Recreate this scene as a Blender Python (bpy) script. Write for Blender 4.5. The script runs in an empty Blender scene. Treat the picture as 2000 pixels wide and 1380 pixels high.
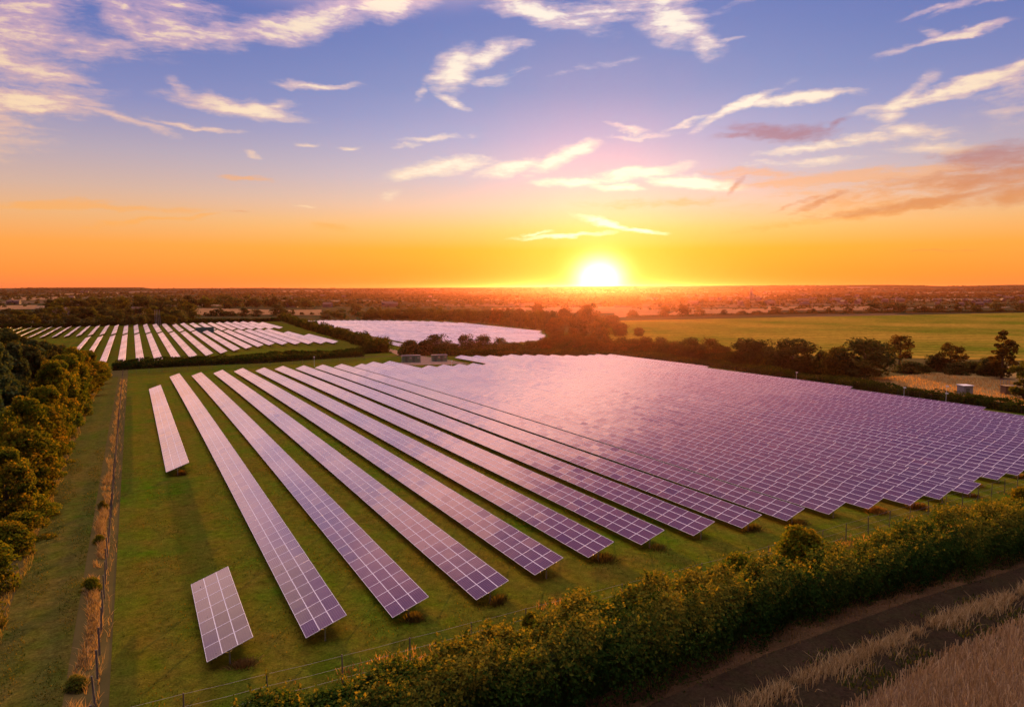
import bpy, math, random
import numpy as np
from mathutils import Vector, Matrix

rng = np.random.default_rng(7)
random.seed(7)
SC = bpy.context.scene
COL = SC.collection

# ------------------------------------------------------------------ camera numbers and terrain
F, YAW, V0, H = 1395.2, 0.48823, 563.0, 24.08
PIT = math.atan((690 - V0) / F)
TILT = 0.3396
T = [-0.61423, -1.50887, -0.45417, 1.37795, -2.96598, -0.55924, 0.20136, 0.84444, -0.03764]


def sp(x, s):
    return s * np.log1p(np.exp(-np.abs(x) / s)) + np.maximum(x, 0)


def sclamp(v, a, b, s):
    return a + sp(v - a, s) - sp(v - b, s)


HPX = [-400, 0, 130, 280, 300, 500, 640, 1000, 1150, 1300, 1600, 1800, 1830, 1900, 2000, 2400]
HPY = [563, 563, 561.5, 561, 563.5, 562, 563, 561, 559, 558, 556.5, 556, 559.5, 557.5, 555.5, 556]


def ground(r, f):
    r = np.asarray(r, float)
    f = np.asarray(f, float)
    X = sclamp(f, 20, 280, 15) / 100
    Y = sclamp(r, -30, 215, 12) / 100
    z = T[0]*X + T[1]*Y + T[2]*X*X + T[3]*X*Y + T[4]*Y*Y + T[5]*X*Y*Y + T[6]*X*X*Y + T[7]*Y**3 + T[8]*X**3
    dep = f * math.cos(YAW) + r * math.sin(YAW)
    rt = r * math.cos(YAW) - f * math.sin(YAW)
    px = 1000 + F * rt / np.maximum(dep, 1.0)
    hc = H + (V0 - np.interp(px, HPX, HPY)) / F * 6400
    t = np.clip((dep - 3600) / 2800, 0, 1)
    t = t * t * (3 - 2 * t)
    und = 1.5 * np.sin(r / 310.0) * np.sin(f / 270.0 + 1) * np.clip((dep - 900) / 1500, 0, 1)
    z = z + und
    return z * (1 - t) + hc * t


def gz(r, f):
    return float(ground(r, f))


def ray(px, py):
    u = (px - 1000) / F
    v = (690 - py) / F
    fz = math.cos(PIT) + v * math.sin(PIT)
    up = -math.sin(PIT) + v * math.cos(PIT)
    return (fz * math.sin(YAW) + u * math.cos(YAW), fz * math.cos(YAW) - u * math.sin(YAW), up)


def at(px, py, dz=0.0):
    d = ray(px, py)
    ts = 1.0 * 1.01 ** np.arange(0, 950)
    below = (H + d[2] * ts) < ground(d[0] * ts, d[1] * ts) + dz
    i = int(np.argmax(below)) if below.any() else len(ts) - 1
    a, b = ts[max(i - 1, 0)], ts[i]
    for _ in range(25):
        m = (a + b) / 2
        if H + d[2] * m < gz(d[0] * m, d[1] * m) + dz:
            b = m
        else:
            a = m
    return d[0] * b, d[1] * b


def top_z(px, py, r, f):
    d = ray(px, py)
    return H + d[2] * math.hypot(r, f) / math.hypot(d[0], d[1])


def depth(r, f):
    return f * math.cos(YAW) + r * math.sin(YAW)


# ------------------------------------------------------------------ object helpers
def tag(o, label=None, cat=None, group=None, kind=None):
    if label: o['label'] = label
    if cat: o['category'] = cat
    if group: o['group'] = group
    if kind: o['kind'] = kind
    return o


def empty(name, loc, rz=0.0):
    o = bpy.data.objects.new(name, None)
    o.location = loc
    o.rotation_euler = (0, 0, rz)
    o.empty_display_size = 0.3
    COL.objects.link(o)
    return o


def link(name, mesh, parent=None, loc=(0, 0, 0), rz=0.0, scale=None):
    o = bpy.data.objects.new(name, mesh)
    o.location = loc
    o.rotation_euler = (0, 0, rz)
    if scale is not None: o.scale = scale
    if parent: o.parent = parent
    COL.objects.link(o)
    return o


def mesh_np(name, verts, faces, mats, mi=None, tone=None, smooth=False):
    """verts (n,3); faces (m,4) or (m,3) int array"""
    verts = np.asarray(verts, np.float32)
    faces = np.asarray(faces, np.int32)
    me = bpy.data.meshes.new(name)
    k = faces.shape[1]
    me.vertices.add(len(verts))
    me.vertices.foreach_set('co', verts.ravel())
    me.loops.add(faces.size)
    me.loops.foreach_set('vertex_index', faces.ravel())
    me.polygons.add(len(faces))
    me.polygons.foreach_set('loop_start', np.arange(0, faces.size, k, dtype=np.int32))
    me.polygons.foreach_set('loop_total', np.full(len(faces), k, np.int32))
    for m in mats: me.materials.append(m)
    if mi is not None:
        me.polygons.foreach_set('material_index', np.asarray(mi, np.int32))
    me.polygons.foreach_set('use_smooth', np.full(len(faces), smooth, dtype=bool))
    if tone is not None:
        a = me.attributes.new('tone', 'FLOAT', 'POINT')
        a.data.foreach_set('value', np.asarray(tone, np.float32))
    me.update(calc_edges=True)
    me.validate()
    return me


class MB:
    def __init__(s): s.v, s.f, s.m = [], [], []

    def face(s, pts, m=0):
        i = len(s.v); s.v += [tuple(p) for p in pts]; s.f.append(tuple(range(i, i + len(pts)))); s.m.append(m)

    def box(s, c, d, m=0, rz=0.0, taper=1.0):
        cx, cy, cz = c; dx, dy, dz = [q / 2 for q in d]
        ca, sa = math.cos(rz), math.sin(rz); i = len(s.v)
        for z, k in ((-dz, 1), (dz, taper)):
            for x, y in ((-dx, -dy), (dx, -dy), (dx, dy), (-dx, dy)):
                x *= k; y *= k
                s.v.append((cx + x * ca - y * sa, cy + x * sa + y * ca, cz + z))
        for q in ((0, 3, 2, 1), (4, 5, 6, 7), (0, 1, 5, 4), (1, 2, 6, 5), (2, 3, 7, 6), (3, 0, 4, 7)):
            s.f.append(tuple(i + a for a in q)); s.m.append(m)

    def tube(s, p0, p1, r0, r1, n=6, m=0):
        p0 = Vector(p0); p1 = Vector(p1); d = (p1 - p0).normalized()
        a = d.orthogonal().normalized(); b = d.cross(a); i = len(s.v)
        for p, r in ((p0, r0), (p1, r1)):
            for k in range(n):
                t = 2 * math.pi * k / n
                s.v.append(tuple(p + (a * math.cos(t) + b * math.sin(t)) * r))
        for k in range(n):
            s.f.append((i + k, i + (k + 1) % n, i + n + (k + 1) % n, i + n + k)); s.m.append(m)
        s.f.append(tuple(i + n + k for k in range(n))); s.m.append(m)
        s.f.append(tuple(i + k for k in reversed(range(n)))); s.m.append(m)

    def mesh(s, name, mats):
        me = bpy.data.meshes.new(name)
        me.from_pydata(s.v, [], s.f)
        for q in mats: me.materials.append(q)
        me.polygons.foreach_set('material_index', np.asarray(s.m, np.int32))
        me.polygons.foreach_set('use_smooth', np.zeros(len(s.f), dtype=bool))
        me.update()
        return me

    def build(s, name, mats, parent=None, loc=(0, 0, 0), rz=0.0):
        if not isinstance(mats, (list, tuple)): mats = [mats]
        return link(name, s.mesh(name, mats), parent, loc, rz)


# ------------------------------------------------------------------ materials
def lin(c):
    return tuple((x / 12.92 if x <= 0.04045 else ((x + 0.055) / 1.055) ** 2.4) for x in [v / 255 for v in c])


class NT:
    def __init__(s, tree): s.t = tree; s.n = tree.nodes; s.l = tree.links

    def new(s, typ, **kw):
        n = s.n.new(typ)
        for k, v in kw.items(): setattr(n, k, v)
        return n

    def set(s, sock, v):
        if isinstance(v, bpy.types.NodeSocket): s.l.new(v, sock)
        elif hasattr(sock.default_value, '__len__') and not hasattr(v, '__len__'):
            sock.default_value = [v] * len(sock.default_value)
        elif hasattr(sock.default_value, '__len__') and len(sock.default_value) == 4 and len(v) == 3:
            sock.default_value = (*v, 1)
        else: sock.default_value = v

    def math(s, op, a, b=None, c=None, clamp=False):
        n = s.new('ShaderNodeMath', operation=op); n.use_clamp = clamp
        s.set(n.inputs[0], a)
        if b is not None: s.set(n.inputs[1], b)
        if c is not None: s.set(n.inputs[2], c)
        return n.outputs[0]

    def vmath(s, op, a, b=None, scale=None):
        n = s.new('ShaderNodeVectorMath', operation=op)
        s.set(n.inputs[0], a)
        if b is not None: s.set(n.inputs[1], b)
        if scale is not None: s.set(n.inputs['Scale'], scale)
        return n.outputs['Value'] if op in ('LENGTH', 'DOT_PRODUCT', 'DISTANCE') else n.outputs[0]

    def mix(s, fac, a, b, mode='MIX'):
        n = s.new('ShaderNodeMix', data_type='RGBA', blend_type=mode)
        s.set(n.inputs[0], fac); s.set(n.inputs[6], a); s.set(n.inputs[7], b)
        return n.outputs[2]

    def noise(s, vec, scale, detail=4, rough=0.55, dist=0.0):
        n = s.new('ShaderNodeTexNoise')
        s.set(n.inputs['Vector'], vec); n.inputs['Scale'].default_value = scale
        n.inputs['Detail'].default_value = detail; n.inputs['Roughness'].default_value = rough
        n.inputs['Distortion'].default_value = dist
        return n

    def ramp(s, fac, stops, interp='LINEAR'):
        n = s.new('ShaderNodeValToRGB'); cr = n.color_ramp; cr.interpolation = interp
        while len(cr.elements) < len(stops): cr.elements.new(0.5)
        for e, (p, c) in zip(cr.elements, stops):
            e.position = p; e.color = (*c, 1) if len(c) == 3 else c
        s.set(n.inputs[0], fac)
        return n.outputs[0]

    def maprange(s, v, a, b, c=0.0, d=1.0, kind='LINEAR'):
        n = s.new('ShaderNodeMapRange', interpolation_type=kind)
        s.set(n.inputs['Value'], v)
        for k, q in (('From Min', a), ('From Max', b), ('To Min', c), ('To Max', d)): s.set(n.inputs[k], q)
        return n.outputs['Result']

    def mapping(s, vec, loc=(0, 0, 0), rot=(0, 0, 0), scale=(1, 1, 1), kind='POINT'):
        n = s.new('ShaderNodeMapping', vector_type=kind)
        s.set(n.inputs['Vector'], vec)
        n.inputs['Location'].default_value = loc; n.inputs['Rotation'].default_value = rot
        n.inputs['Scale'].default_value = scale
        return n.outputs[0]


def material(name):
    m = bpy.data.materials.new(name); m.use_nodes = True
    m.node_tree.nodes.clear()
    nt = NT(m.node_tree)
    out = nt.new('ShaderNodeOutputMaterial')
    return m, nt, out


def simple(name, col, rough=0.7, metal=0.0, var=0.25, scale=3.0, spec=0.3):
    m, nt, out = material(name)
    b = nt.new('ShaderNodeBsdfPrincipled')
    co = nt.new('ShaderNodeTexCoord').outputs['Object']
    n = nt.noise(co, scale, 5, 0.6)
    c = nt.mix(n.outputs[0], tuple(x * (1 - var) for x in col), tuple(min(1, x * (1 + var)) for x in col))
    nt.l.new(c, b.inputs['Base Color'])
    b.inputs['Roughness'].default_value = rough; b.inputs['Metallic'].default_value = metal
    b.inputs['Specular IOR Level'].default_value = spec
    nt.l.new(b.outputs[0], out.inputs[0])
    return m


def leaf_material(name, a, b, c, transl=0.4):
    """three leaf colours picked by the per-leaf tone; the tree's own tint comes from its object colour"""
    m, nt, out = material(name)
    at_ = nt.new('ShaderNodeAttribute', attribute_name='tone')
    oi = nt.new('ShaderNodeObjectInfo')
    col = nt.ramp(at_.outputs['Fac'], [(0.0, a), (0.5, b), (1.0, c)])
    hv = nt.new('ShaderNodeHueSaturation')
    nt.set(hv.inputs['Hue'], nt.maprange(oi.outputs['Random'], 0, 1, 0.485, 0.515))
    nt.set(hv.inputs['Value'], nt.maprange(oi.outputs['Random'], 0, 1, 0.85, 1.2))
    nt.set(hv.inputs['Color'], col)
    col = nt.mix(1.0, hv.outputs[0], oi.outputs['Color'], 'MULTIPLY')
    d = nt.new('ShaderNodeBsdfDiffuse'); nt.set(d.inputs[0], col)
    t = nt.new('ShaderNodeBsdfTranslucent')
    nt.set(t.inputs[0], nt.mix(1.0, col, (1.5, 1.15, 0.6), 'MULTIPLY'))
    mx = nt.new('ShaderNodeMixShader'); mx.inputs[0].default_value = transl
    nt.l.new(d.outputs[0], mx.inputs[1]); nt.l.new(t.outputs[0], mx.inputs[2])
    nt.l.new(mx.outputs[0], out.inputs[0])
    return m


def grass_material(name, a, b, c, s1=0.03, s2=0.35, s3=6.0, stripe=None, bump=0.6, wear=None):
    """ground cover in world metres: large patches, small mottling, optional mowing or drilling lines"""
    m, nt, out = material(name)
    pos = nt.new('ShaderNodeNewGeometry').outputs['Position']
    n1 = nt.noise(pos, s1, 4, 0.6, 0.4); n2 = nt.noise(pos, s2, 5, 0.65); n3 = nt.noise(pos, s3, 4, 0.7)
    f1 = nt.maprange(n1.outputs[0], 0.35, 0.65); f2 = nt.maprange(n2.outputs[0], 0.3, 0.72)
    col = nt.mix(f1, a, b)
    col = nt.mix(nt.math('MULTIPLY', f2, 0.6), col, c)
    if stripe:
        ang, wl, k, sc = stripe
        p = nt.mapping(pos, rot=(0, 0, ang))
        sx = nt.new('ShaderNodeSeparateXYZ'); nt.set(sx.inputs[0], p)
        wob = nt.math('MULTIPLY', n1.outputs[0], wl * 1.5)
        w = nt.math('SINE', nt.math('MULTIPLY', nt.math('ADD', sx.outputs[0], wob), 2 * math.pi / wl))
        w = nt.maprange(w, -1, 1)
        col = nt.mix(nt.math('MULTIPLY', w, k), col, sc)
    v = nt.maprange(n3.outputs[0], 0.25, 0.75, 0.55, 1.45)
    n4 = nt.noise(pos, s2 * 4.5, 5, 0.7, .5)
    v = nt.math('MULTIPLY', v, nt.maprange(n4.outputs[0], 0.3, 0.7, 0.62, 1.38))
    col = nt.mix(1.0, col, nt.vmath('SCALE', (1, 1, 1), scale=v), 'MULTIPLY')
    bs = nt.new('ShaderNodeBsdfDiffuse'); nt.set(bs.inputs[0], col)
    bp = nt.new('ShaderNodeBump'); bp.inputs['Strength'].default_value = bump; bp.inputs['Distance'].default_value = 0.25
    nt.set(bp.inputs['Height'], nt.math('ADD', n3.outputs[0], nt.math('MULTIPLY', n2.outputs[0], 1.2)))
    nt.l.new(bp.outputs[0], bs.inputs['Normal'])
    nt.l.new(bs.outputs[0], out.inputs[0])
    return m


M = {}
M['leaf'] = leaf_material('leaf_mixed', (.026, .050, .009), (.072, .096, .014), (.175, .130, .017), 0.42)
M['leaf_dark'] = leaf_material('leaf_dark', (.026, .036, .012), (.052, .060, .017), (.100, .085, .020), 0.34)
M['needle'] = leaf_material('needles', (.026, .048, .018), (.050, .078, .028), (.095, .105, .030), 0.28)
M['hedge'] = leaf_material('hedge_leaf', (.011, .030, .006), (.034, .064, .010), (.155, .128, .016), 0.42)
M['dry'] = leaf_material('dry_grass', (.24, .16, .06), (.36, .26, .11), (.48, .36, .17), 0.35)
M['weed'] = leaf_material('dead_weeds', (.07, .045, .020), (.12, .075, .032), (.19, .12, .045), 0.35)
M['wheat'] = leaf_material('ripe_wheat', (.26, .195, .10), (.40, .31, .165), (.56, .45, .25), 0.3)
M['bark'] = simple('bark', (.07, .05, .035), 0.9, var=0.4, scale=2)
M['wood_post'] = simple('weathered_post', (.10, .085, .07), 0.9, var=0.4, scale=4)
M['wire'] = simple('fence_wire', (.30, .26, .22), 0.35, 0.8, 0.1)
M['galv'] = simple('galvanised_steel', (.35, .34, .34), 0.45, 0.7, 0.15)
M['alu'] = simple('aluminium_frame', (.86, .84, .86), 0.45, 0.15, 0.04, 1.0, 0.5)
M['cabin_green'] = simple('pale_green_paint', (.12, .20, .13), 0.5, 0, 0.15)
M['cabin_door'] = simple('dark_green_door', (.09, .12, .10), 0.5, 0, 0.15)
M['cabin_roof'] = simple('cabin_roof', (.16, .14, .14), 0.6, 0, 0.2)
M['louvre'] = simple('pale_louvre', (.36, .35, .31), 0.5, 0, 0.1)
M['teal'] = simple('teal_paint', (.03, .11, .10), 0.45, 0, 0.15)
M['kiosk'] = simple('grey_grp_kiosk', (.22, .23, .24), 0.55, 0, 0.1)
M['kiosk_roof'] = simple('pale_kiosk_roof', (.62, .62, .62), 0.5, 0, 0.08)
M['shed_wood'] = simple('shed_boards', (.16, .10, .05), 0.85, 0, 0.4, 5)
M['shed_dark'] = simple('dark_opening', (.03, .03, .028), 0.9)
M['white'] = simple('white_paint', (.75, .74, .72), 0.4, 0, 0.05)
M['house_wall'] = simple('rendered_wall', (.15, .11, .10), 0.8, 0, 0.25, 0.3)
M['house_roof'] = simple('roof_tile', (.12, .065, .045), 0.8, 0, 0.3, 0.3)
M['stone'] = simple('church_stone', (.20, .17, .15), 0.85, 0, 0.2, 0.3)


def panel_glass():
    """dark blue-violet cells behind glass: fine cell lines, strong mirror reflection that grows towards grazing"""
    m, nt, out = material('solar_glass')
    tc = nt.new('ShaderNodeTexCoord'); geo = nt.new('ShaderNodeNewGeometry')
    oi = nt.new('ShaderNodeObjectInfo')
    n = nt.noise(geo.outputs['Position'], 0.9, 4, 0.6)
    st = nt.new('ShaderNodeAttribute', attribute_name='tone')
    w = nt.math('SINE', nt.math('MULTIPLY', st.outputs['Fac'], 2 * math.pi * 6))
    w = nt.maprange(w, 0.55, 1.0)
    base = nt.mix(nt.math('MULTIPLY', oi.outputs['Random'], 0.8), (.030, .018, .055), (.050, .022, .050))
    col = nt.mix(nt.math('MULTIPLY', w, 0.30), base, (.20, .15, .20))
    d = nt.new('ShaderNodeBsdfDiffuse'); nt.set(d.inputs[0], col)
    g = nt.new('ShaderNodeBsdfGlossy'); g.inputs['Roughness'].default_value = 0.13
    nt.set(g.inputs[0], (1.0, .82, .82))
    big = nt.noise(geo.outputs['Position'], 0.045, 4, 0.6)
    bp = nt.new('ShaderNodeBump'); bp.inputs['Strength'].default_value = 0.4; bp.inputs['Distance'].default_value = 0.3
    nt.set(bp.inputs['Height'], big.outputs[0]); nt.l.new(bp.outputs[0], g.inputs['Normal'])
    lw = nt.new('ShaderNodeLayerWeight'); lw.inputs['Blend'].default_value = 0.5
    c = nt.math('SUBTRACT', 1.0, lw.outputs['Facing'])
    fac = nt.ramp(lw.outputs['Facing'], [(0.0, (.08,) * 3), (0.40, (.12,) * 3), (0.52, (.17,) * 3), (0.60, (.30,) * 3), (0.70, (.56,) * 3), (0.80, (.76,) * 3),
                                         (0.88, (.90,) * 3), (1.0, (.97,) * 3)])
    fac = nt.math('ADD', fac, nt.math('MULTIPLY', nt.math('SUBTRACT', n.outputs[0], 0.5), 0.10), clamp=True)
    mx = nt.new('ShaderNodeMixShader'); nt.set(mx.inputs[0], fac)
    nt.l.new(d.outputs[0], mx.inputs[1]); nt.l.new(g.outputs[0], mx.inputs[2])
    # pale diffuse veil painting bright sky sheen onto the glass, stronger towards grazing
    veil = nt.new('ShaderNodeBsdfDiffuse'); nt.set(veil.inputs[0], nt.mix(oi.outputs['Random'], (.96, .70, .55), (.84, .64, .56)))
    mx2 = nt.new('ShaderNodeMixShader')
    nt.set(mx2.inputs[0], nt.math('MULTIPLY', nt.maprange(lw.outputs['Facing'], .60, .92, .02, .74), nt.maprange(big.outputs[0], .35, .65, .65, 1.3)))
    nt.l.new(mx.outputs[0], mx2.inputs[1]); nt.l.new(veil.outputs[0], mx2.inputs[2])
    nt.l.new(mx2.outputs[0], out.inputs[0])
    return m


M['glass'] = panel_glass()

# ------------------------------------------------------------------ ground sheets
M['ground_far'] = None


def far_ground():
    m, nt, out = material('countryside')
    pos = nt.new('ShaderNodeNewGeometry').outputs['Position']
    wob = nt.noise(pos, 0.004, 3, 0.5)
    p2 = nt.vmath('ADD', nt.mapping(pos, rot=(0, 0, 0.5), scale=(1 / 420, 1 / 230, 0)), nt.vmath('SCALE', wob.outputs['Color'], scale=0.35))
    v = nt.new('ShaderNodeTexVoronoi', feature='F1'); nt.set(v.inputs['Vector'], p2); v.inputs['Scale'].default_value = 1.0
    sx = nt.new('ShaderNodeSeparateColor'); nt.set(sx.inputs[0], v.outputs['Color'])
    patch = nt.ramp(sx.outputs[0], [(0, (.030, .036, .016)), (.45, (.050, .050, .020)), (.70, (.09, .065, .038)), (.78, (.035, .038, .015)), (.92, (.18, .125, .075)), (1, (.16, .11, .06))], 'CONSTANT')
    n3 = nt.noise(pos, 0.02, 5, 0.6)
    patch = nt.mix(1.0, patch, nt.vmath('SCALE', (1, 1, 1), scale=nt.maprange(n3.outputs[0], .25, .75, .7, 1.3)), 'MULTIPLY')
    near_n = nt.noise(pos, 0.25, 6, 0.7)
    near = nt.mix(near_n.outputs[0], (.035, .038, .012), (.12, .09, .03))
    d = nt.vmath('LENGTH', pos)
    col = nt.mix(nt.maprange(d, 600, 900), near, patch)
    b = nt.new('ShaderNodeBsdfDiffuse'); nt.set(b.inputs[0], col)
    nt.l.new(b.outputs[0], out.inputs[0])
    return m


def sheet_from_grid(name, R, Fq, z, mat, label=None):
    ny, nx = R.shape
    v = np.stack([R.ravel(), Fq.ravel(), z.ravel()], 1)
    i = np.arange(ny * nx).reshape(ny, nx)
    f = np.stack([i[:-1, :-1].ravel(), i[:-1, 1:].ravel(), i[1:, 1:].ravel(), i[1:, :-1].ravel()], 1)
    a, b, c = v[f[0, 0]], v[f[0, 1]], v[f[0, 2]]
    if np.cross(b - a, c - b)[2] < 0: f = f[:, ::-1]
    o = link(name, mesh_np(name, v, f, [mat], smooth=True))
    tag(o, label, kind='structure')
    return o


def axis(lo, hi, step, far, g):
    a = list(np.arange(lo, hi + .01, step)); s = step
    while a[-1] < far: s *= g; a.append(a[-1] + s)
    s = step
    while a[0] > -far: s *= g; a.insert(0, a[0] - s)
    return np.array(a)


rr = axis(-60, 260, 5, 11000, 1.16)
ff = axis(-40, 420, 5, 11000, 1.16)
Rg, Fg = np.meshgrid(rr, ff)
sheet_from_grid('ground', Rg, Fg, ground(Rg, Fg), far_ground(), 'wide flat farming country of fields and woods reaching the horizon')


def quad_sheet(name, c, nx, ny, dz, mat, label):
    """c: four world corners (r,f) going round"""
    c = np.array(c, float)
    u = np.linspace(0, 1, nx + 1)[None, :, None]; v = np.linspace(0, 1, ny + 1)[:, None, None]
    P = (1 - v) * ((1 - u) * c[0] + u * c[1]) + v * ((1 - u) * c[3] + u * c[2])
    return sheet_from_grid(name, P[..., 0], P[..., 1], ground(P[..., 0], P[..., 1]) + dz, mat, label)


def strip_sheet(name, left, right, n, dz, mat, label):
    """sheet between two polylines of (r,f)"""
    def res(pl):
        pl = np.array(pl, float); d = np.r_[0, np.cumsum(np.hypot(*np.diff(pl, axis=0).T))]
        t = np.linspace(0, d[-1], n + 1); return np.stack([np.interp(t, d, pl[:, 0]), np.interp(t, d, pl[:, 1])], 1)
    A, B = res(left), res(right)
    k = 5
    w = np.linspace(0, 1, k)[None, :, None]
    P = A[:, None, :] * (1 - w) + B[:, None, :] * w
    return sheet_from_grid(name, P[..., 0], P[..., 1], ground(P[..., 0], P[..., 1]) + dz, mat, label)


G_site = grass_material('mown_site_grass', (.038, .096, .003), (.078, .080, .006), (.118, .062, .014), 0.055, 0.32, 7.0,
                        stripe=(0, 3.3, .22, (.045, .070, .012)))
G_path = grass_material('worn_path_grass', (.038, .070, .006), (.072, .068, .010), (.110, .072, .022), 0.06, 0.35, 6.0, stripe=(0, 2.4, .3, (.055, .06, .016)))
G_dirt = grass_material('bare_earth', (.018, .012, .008), (.034, .022, .015), (.030, .030, .012), 0.12, 0.7, 5.0)
G_edge = grass_material('dry_margin', (.058, .034, .019), (.080, .046, .023), (.036, .032, .014), 0.15, 0.8, 7.0)
G_stub = grass_material('wheat_floor', (.16, .105, .06), (.20, .135, .075), (.12, .085, .05), 0.10, 0.9, 7.0)
G_green = grass_material('green_crop', (.070, .115, .006), (.36, .22, .032), (.22, .14, .022), 0.007, 0.045, 0.6,
                         stripe=(math.radians(-43), 19.0, .55, (.055, .085, .007)), bump=0.15)
G_tan = grass_material('ripe_field', (.21, .125, .060), (.26, .155, .075), (.17, .105, .05), 0.004, 0.03, 0.5, bump=0.1)
G_track = grass_material('pinkish_gravel', (.25, .16, .12), (.30, .20, .15), (.16, .12, .07), 0.06, 0.5, 6.0)
G_mead = grass_material('dry_meadow', (.21, .14, .05), (.27, .18, .07), (.12, .10, .03), 0.08, 0.5, 4.0)

xf_out = 300
quad_sheet('grass_field', [(-2.2, 39), (232, 39), (232, 300), (-2.2, 300)], 50, 56, .03, G_site, 'mown grass field under the large front solar array')
quad_sheet('grass_path', [(-9.3, 30), (-4.6, 30), (-5.0, 275), (-9.8, 275)], 5, 60, .03, G_path, 'mown grass path between the wood edge and the left fence')
quad_sheet('back_field', [(-110, 305), (112, 305), (118, 690), (-150, 690)], 50, 60, .05, G_site, 'grass field under the two blocks of the far left solar array')
quad_sheet('middle_field', [(114, 335), (300, 420), (300, 730), (122, 730)], 40, 50, .05, G_site, 'grass field under the middle solar array')
# strips along the foreground hedge, from the hedge outward to the wheat
HF = [(-10, 31.5), (20, 31.8), (38, 34.0), (56, 35.4), (76, 36.0), (110, 38.0), (150, 41)]


def off(pl, d, dr=0): return [(r + dr, f + d) for r, f in pl]


strip_sheet('dry_margin', off(HF, 4.5), off(HF, -.5), 60, .035, G_edge, 'reddish dry grass margin along the foot of the long hedge')
strip_sheet('dirt_track', off(HF, -.5), off(HF, -9.5), 60, .03, G_dirt, 'dark bare earth track between the hedge and the wheat')
WF = [(10, 21.0), (37, 26.3), (49, 27.9), (60, 28.6), (90, 30.0), (130, 33)]
strip_sheet('wheat_field', WF, off(WF, -26), 40, .04, G_stub, 'ripe wheat field in the near corner')
quad_sheet('green_field', [at(1165, 627), (1260, 540), (470, 60), (236, 318)], 60, 40, .10, G_green, 'wide green crop field on the right beyond the hedge')
quad_sheet('dry_meadow', [(212, 170), (330, 168), (330, 70), (205, 92)], 20, 16, .14, G_mead, 'dry tan meadow around the grey kiosk')
for nm, q in (('left', [(375, 602.5), (628, 605), (628, 616), (372, 616)]), ('tiny', [(22, 581), (124, 579), (118, 585), (20, 587)]),
              ('edge', [(-10, 597), (74, 596), (66, 604), (-10, 605)]), ('right', [(1330, 604), (1500, 603), (1500, 613.5), (1300, 616)]),
              ('far', [(1500, 599), (1705, 598), (1705, 606), (1500, 606)]), ('sun', [(960, 602), (1200, 599), (1200, 612), (960, 610)]),
              ('gap', [(1200, 601), (1300, 602), (1300, 616), (1200, 621)]), ('hill', [(560, 567.5), (680, 567), (660, 570), (540, 570.5)]),
              ('hill2', [(100, 572.5), (250, 571.5), (250, 575), (100, 576)]), ('hill3', [(1560, 563.5), (1760, 563), (1760, 566), (1560, 566.5)]),
              ('hill4', [(1780, 570.5), (1990, 569.5), (1990, 573.5), (1800, 574)])):
    quad_sheet('ripe_field', [at(*p) for p in q], 20, 6, .5, G_tan, 'pale ripe corn field far off between dark trees')
# gravel track from the cabins out between hedge and trees
strip_sheet('gravel_track', [(88, 258), (96, 276), (104, 300), (108, 330), (111, 380), (116, 470), (120, 520)],
            [(118, 258), (118, 276), (114, 300), (113.5, 330), (114.5, 380), (119, 470), (123, 520)], 50, .08, G_track, 'pinkish gravel track leading past the two cabins')

# ------------------------------------------------------------------ solar rows
CT, ST = math.cos(TILT), math.sin(TILT)
LOW = 0.8
MU, MV = 1.0, 1.97            # module size across the slope, along the row
PU, PV = 1.006, 1.99          # pitch


def module_template():
    b = .024; t = .04; g = .006
    def ring(z, i): return [(-MU/2 + i, -MV/2 + i, z), (MU/2 - i, -MV/2 + i, z), (MU/2 - i, MV/2 - i, z), (-MU/2 + i, MV/2 - i, z)]
    v = ring(-t, 0) + ring(0, 0) + ring(0, b) + ring(-g, b)
    f = []; m = []
    for k in range(4):
        n = (k + 1) % 4
        f += [(k, n, 4 + n, 4 + k), (4 + k, 4 + n, 8 + n, 8 + k), (8 + k, 8 + n, 12 + n, 12 + k)]; m += [1, 1, 1]
    f.append((12, 13, 14, 15)); m.append(0)
    f.append((3, 2, 1, 0)); m.append(1)
    tone = [0] * 12 + [0, 1, 1, 0]
    return np.array(v, float), np.array(f), np.array(m), np.array(tone, float)


TV, TF, TM, TT = module_template()
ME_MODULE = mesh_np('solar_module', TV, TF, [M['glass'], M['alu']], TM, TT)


def post_mesh():
    b = MB(); b.box((0, 0, -0.2), (.10, .12, 2.2))
    b.tube((0, 0, .55), (-.85, 0, .72), .03, .03, 4); b.tube((0, 0, .55), (.75, 0, 1.22), .03, .03, 4)
    return b.mesh('support_post', [M['galv']])


ME_POST = post_mesh()


def project(r, f, z):
    fw = f * math.cos(YAW) + r * math.sin(YAW); rt = -f * math.sin(YAW) + r * math.cos(YAW); up = z - H
    fz = fw * math.cos(PIT) - up * math.sin(PIT); uy = up * math.cos(PIT) + fw * math.sin(PIT)
    if fz < 1: return -9e3, -9e3, fz
    return 1000 + F * rt / fz, 690 - F * uy / fz, fz


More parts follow.
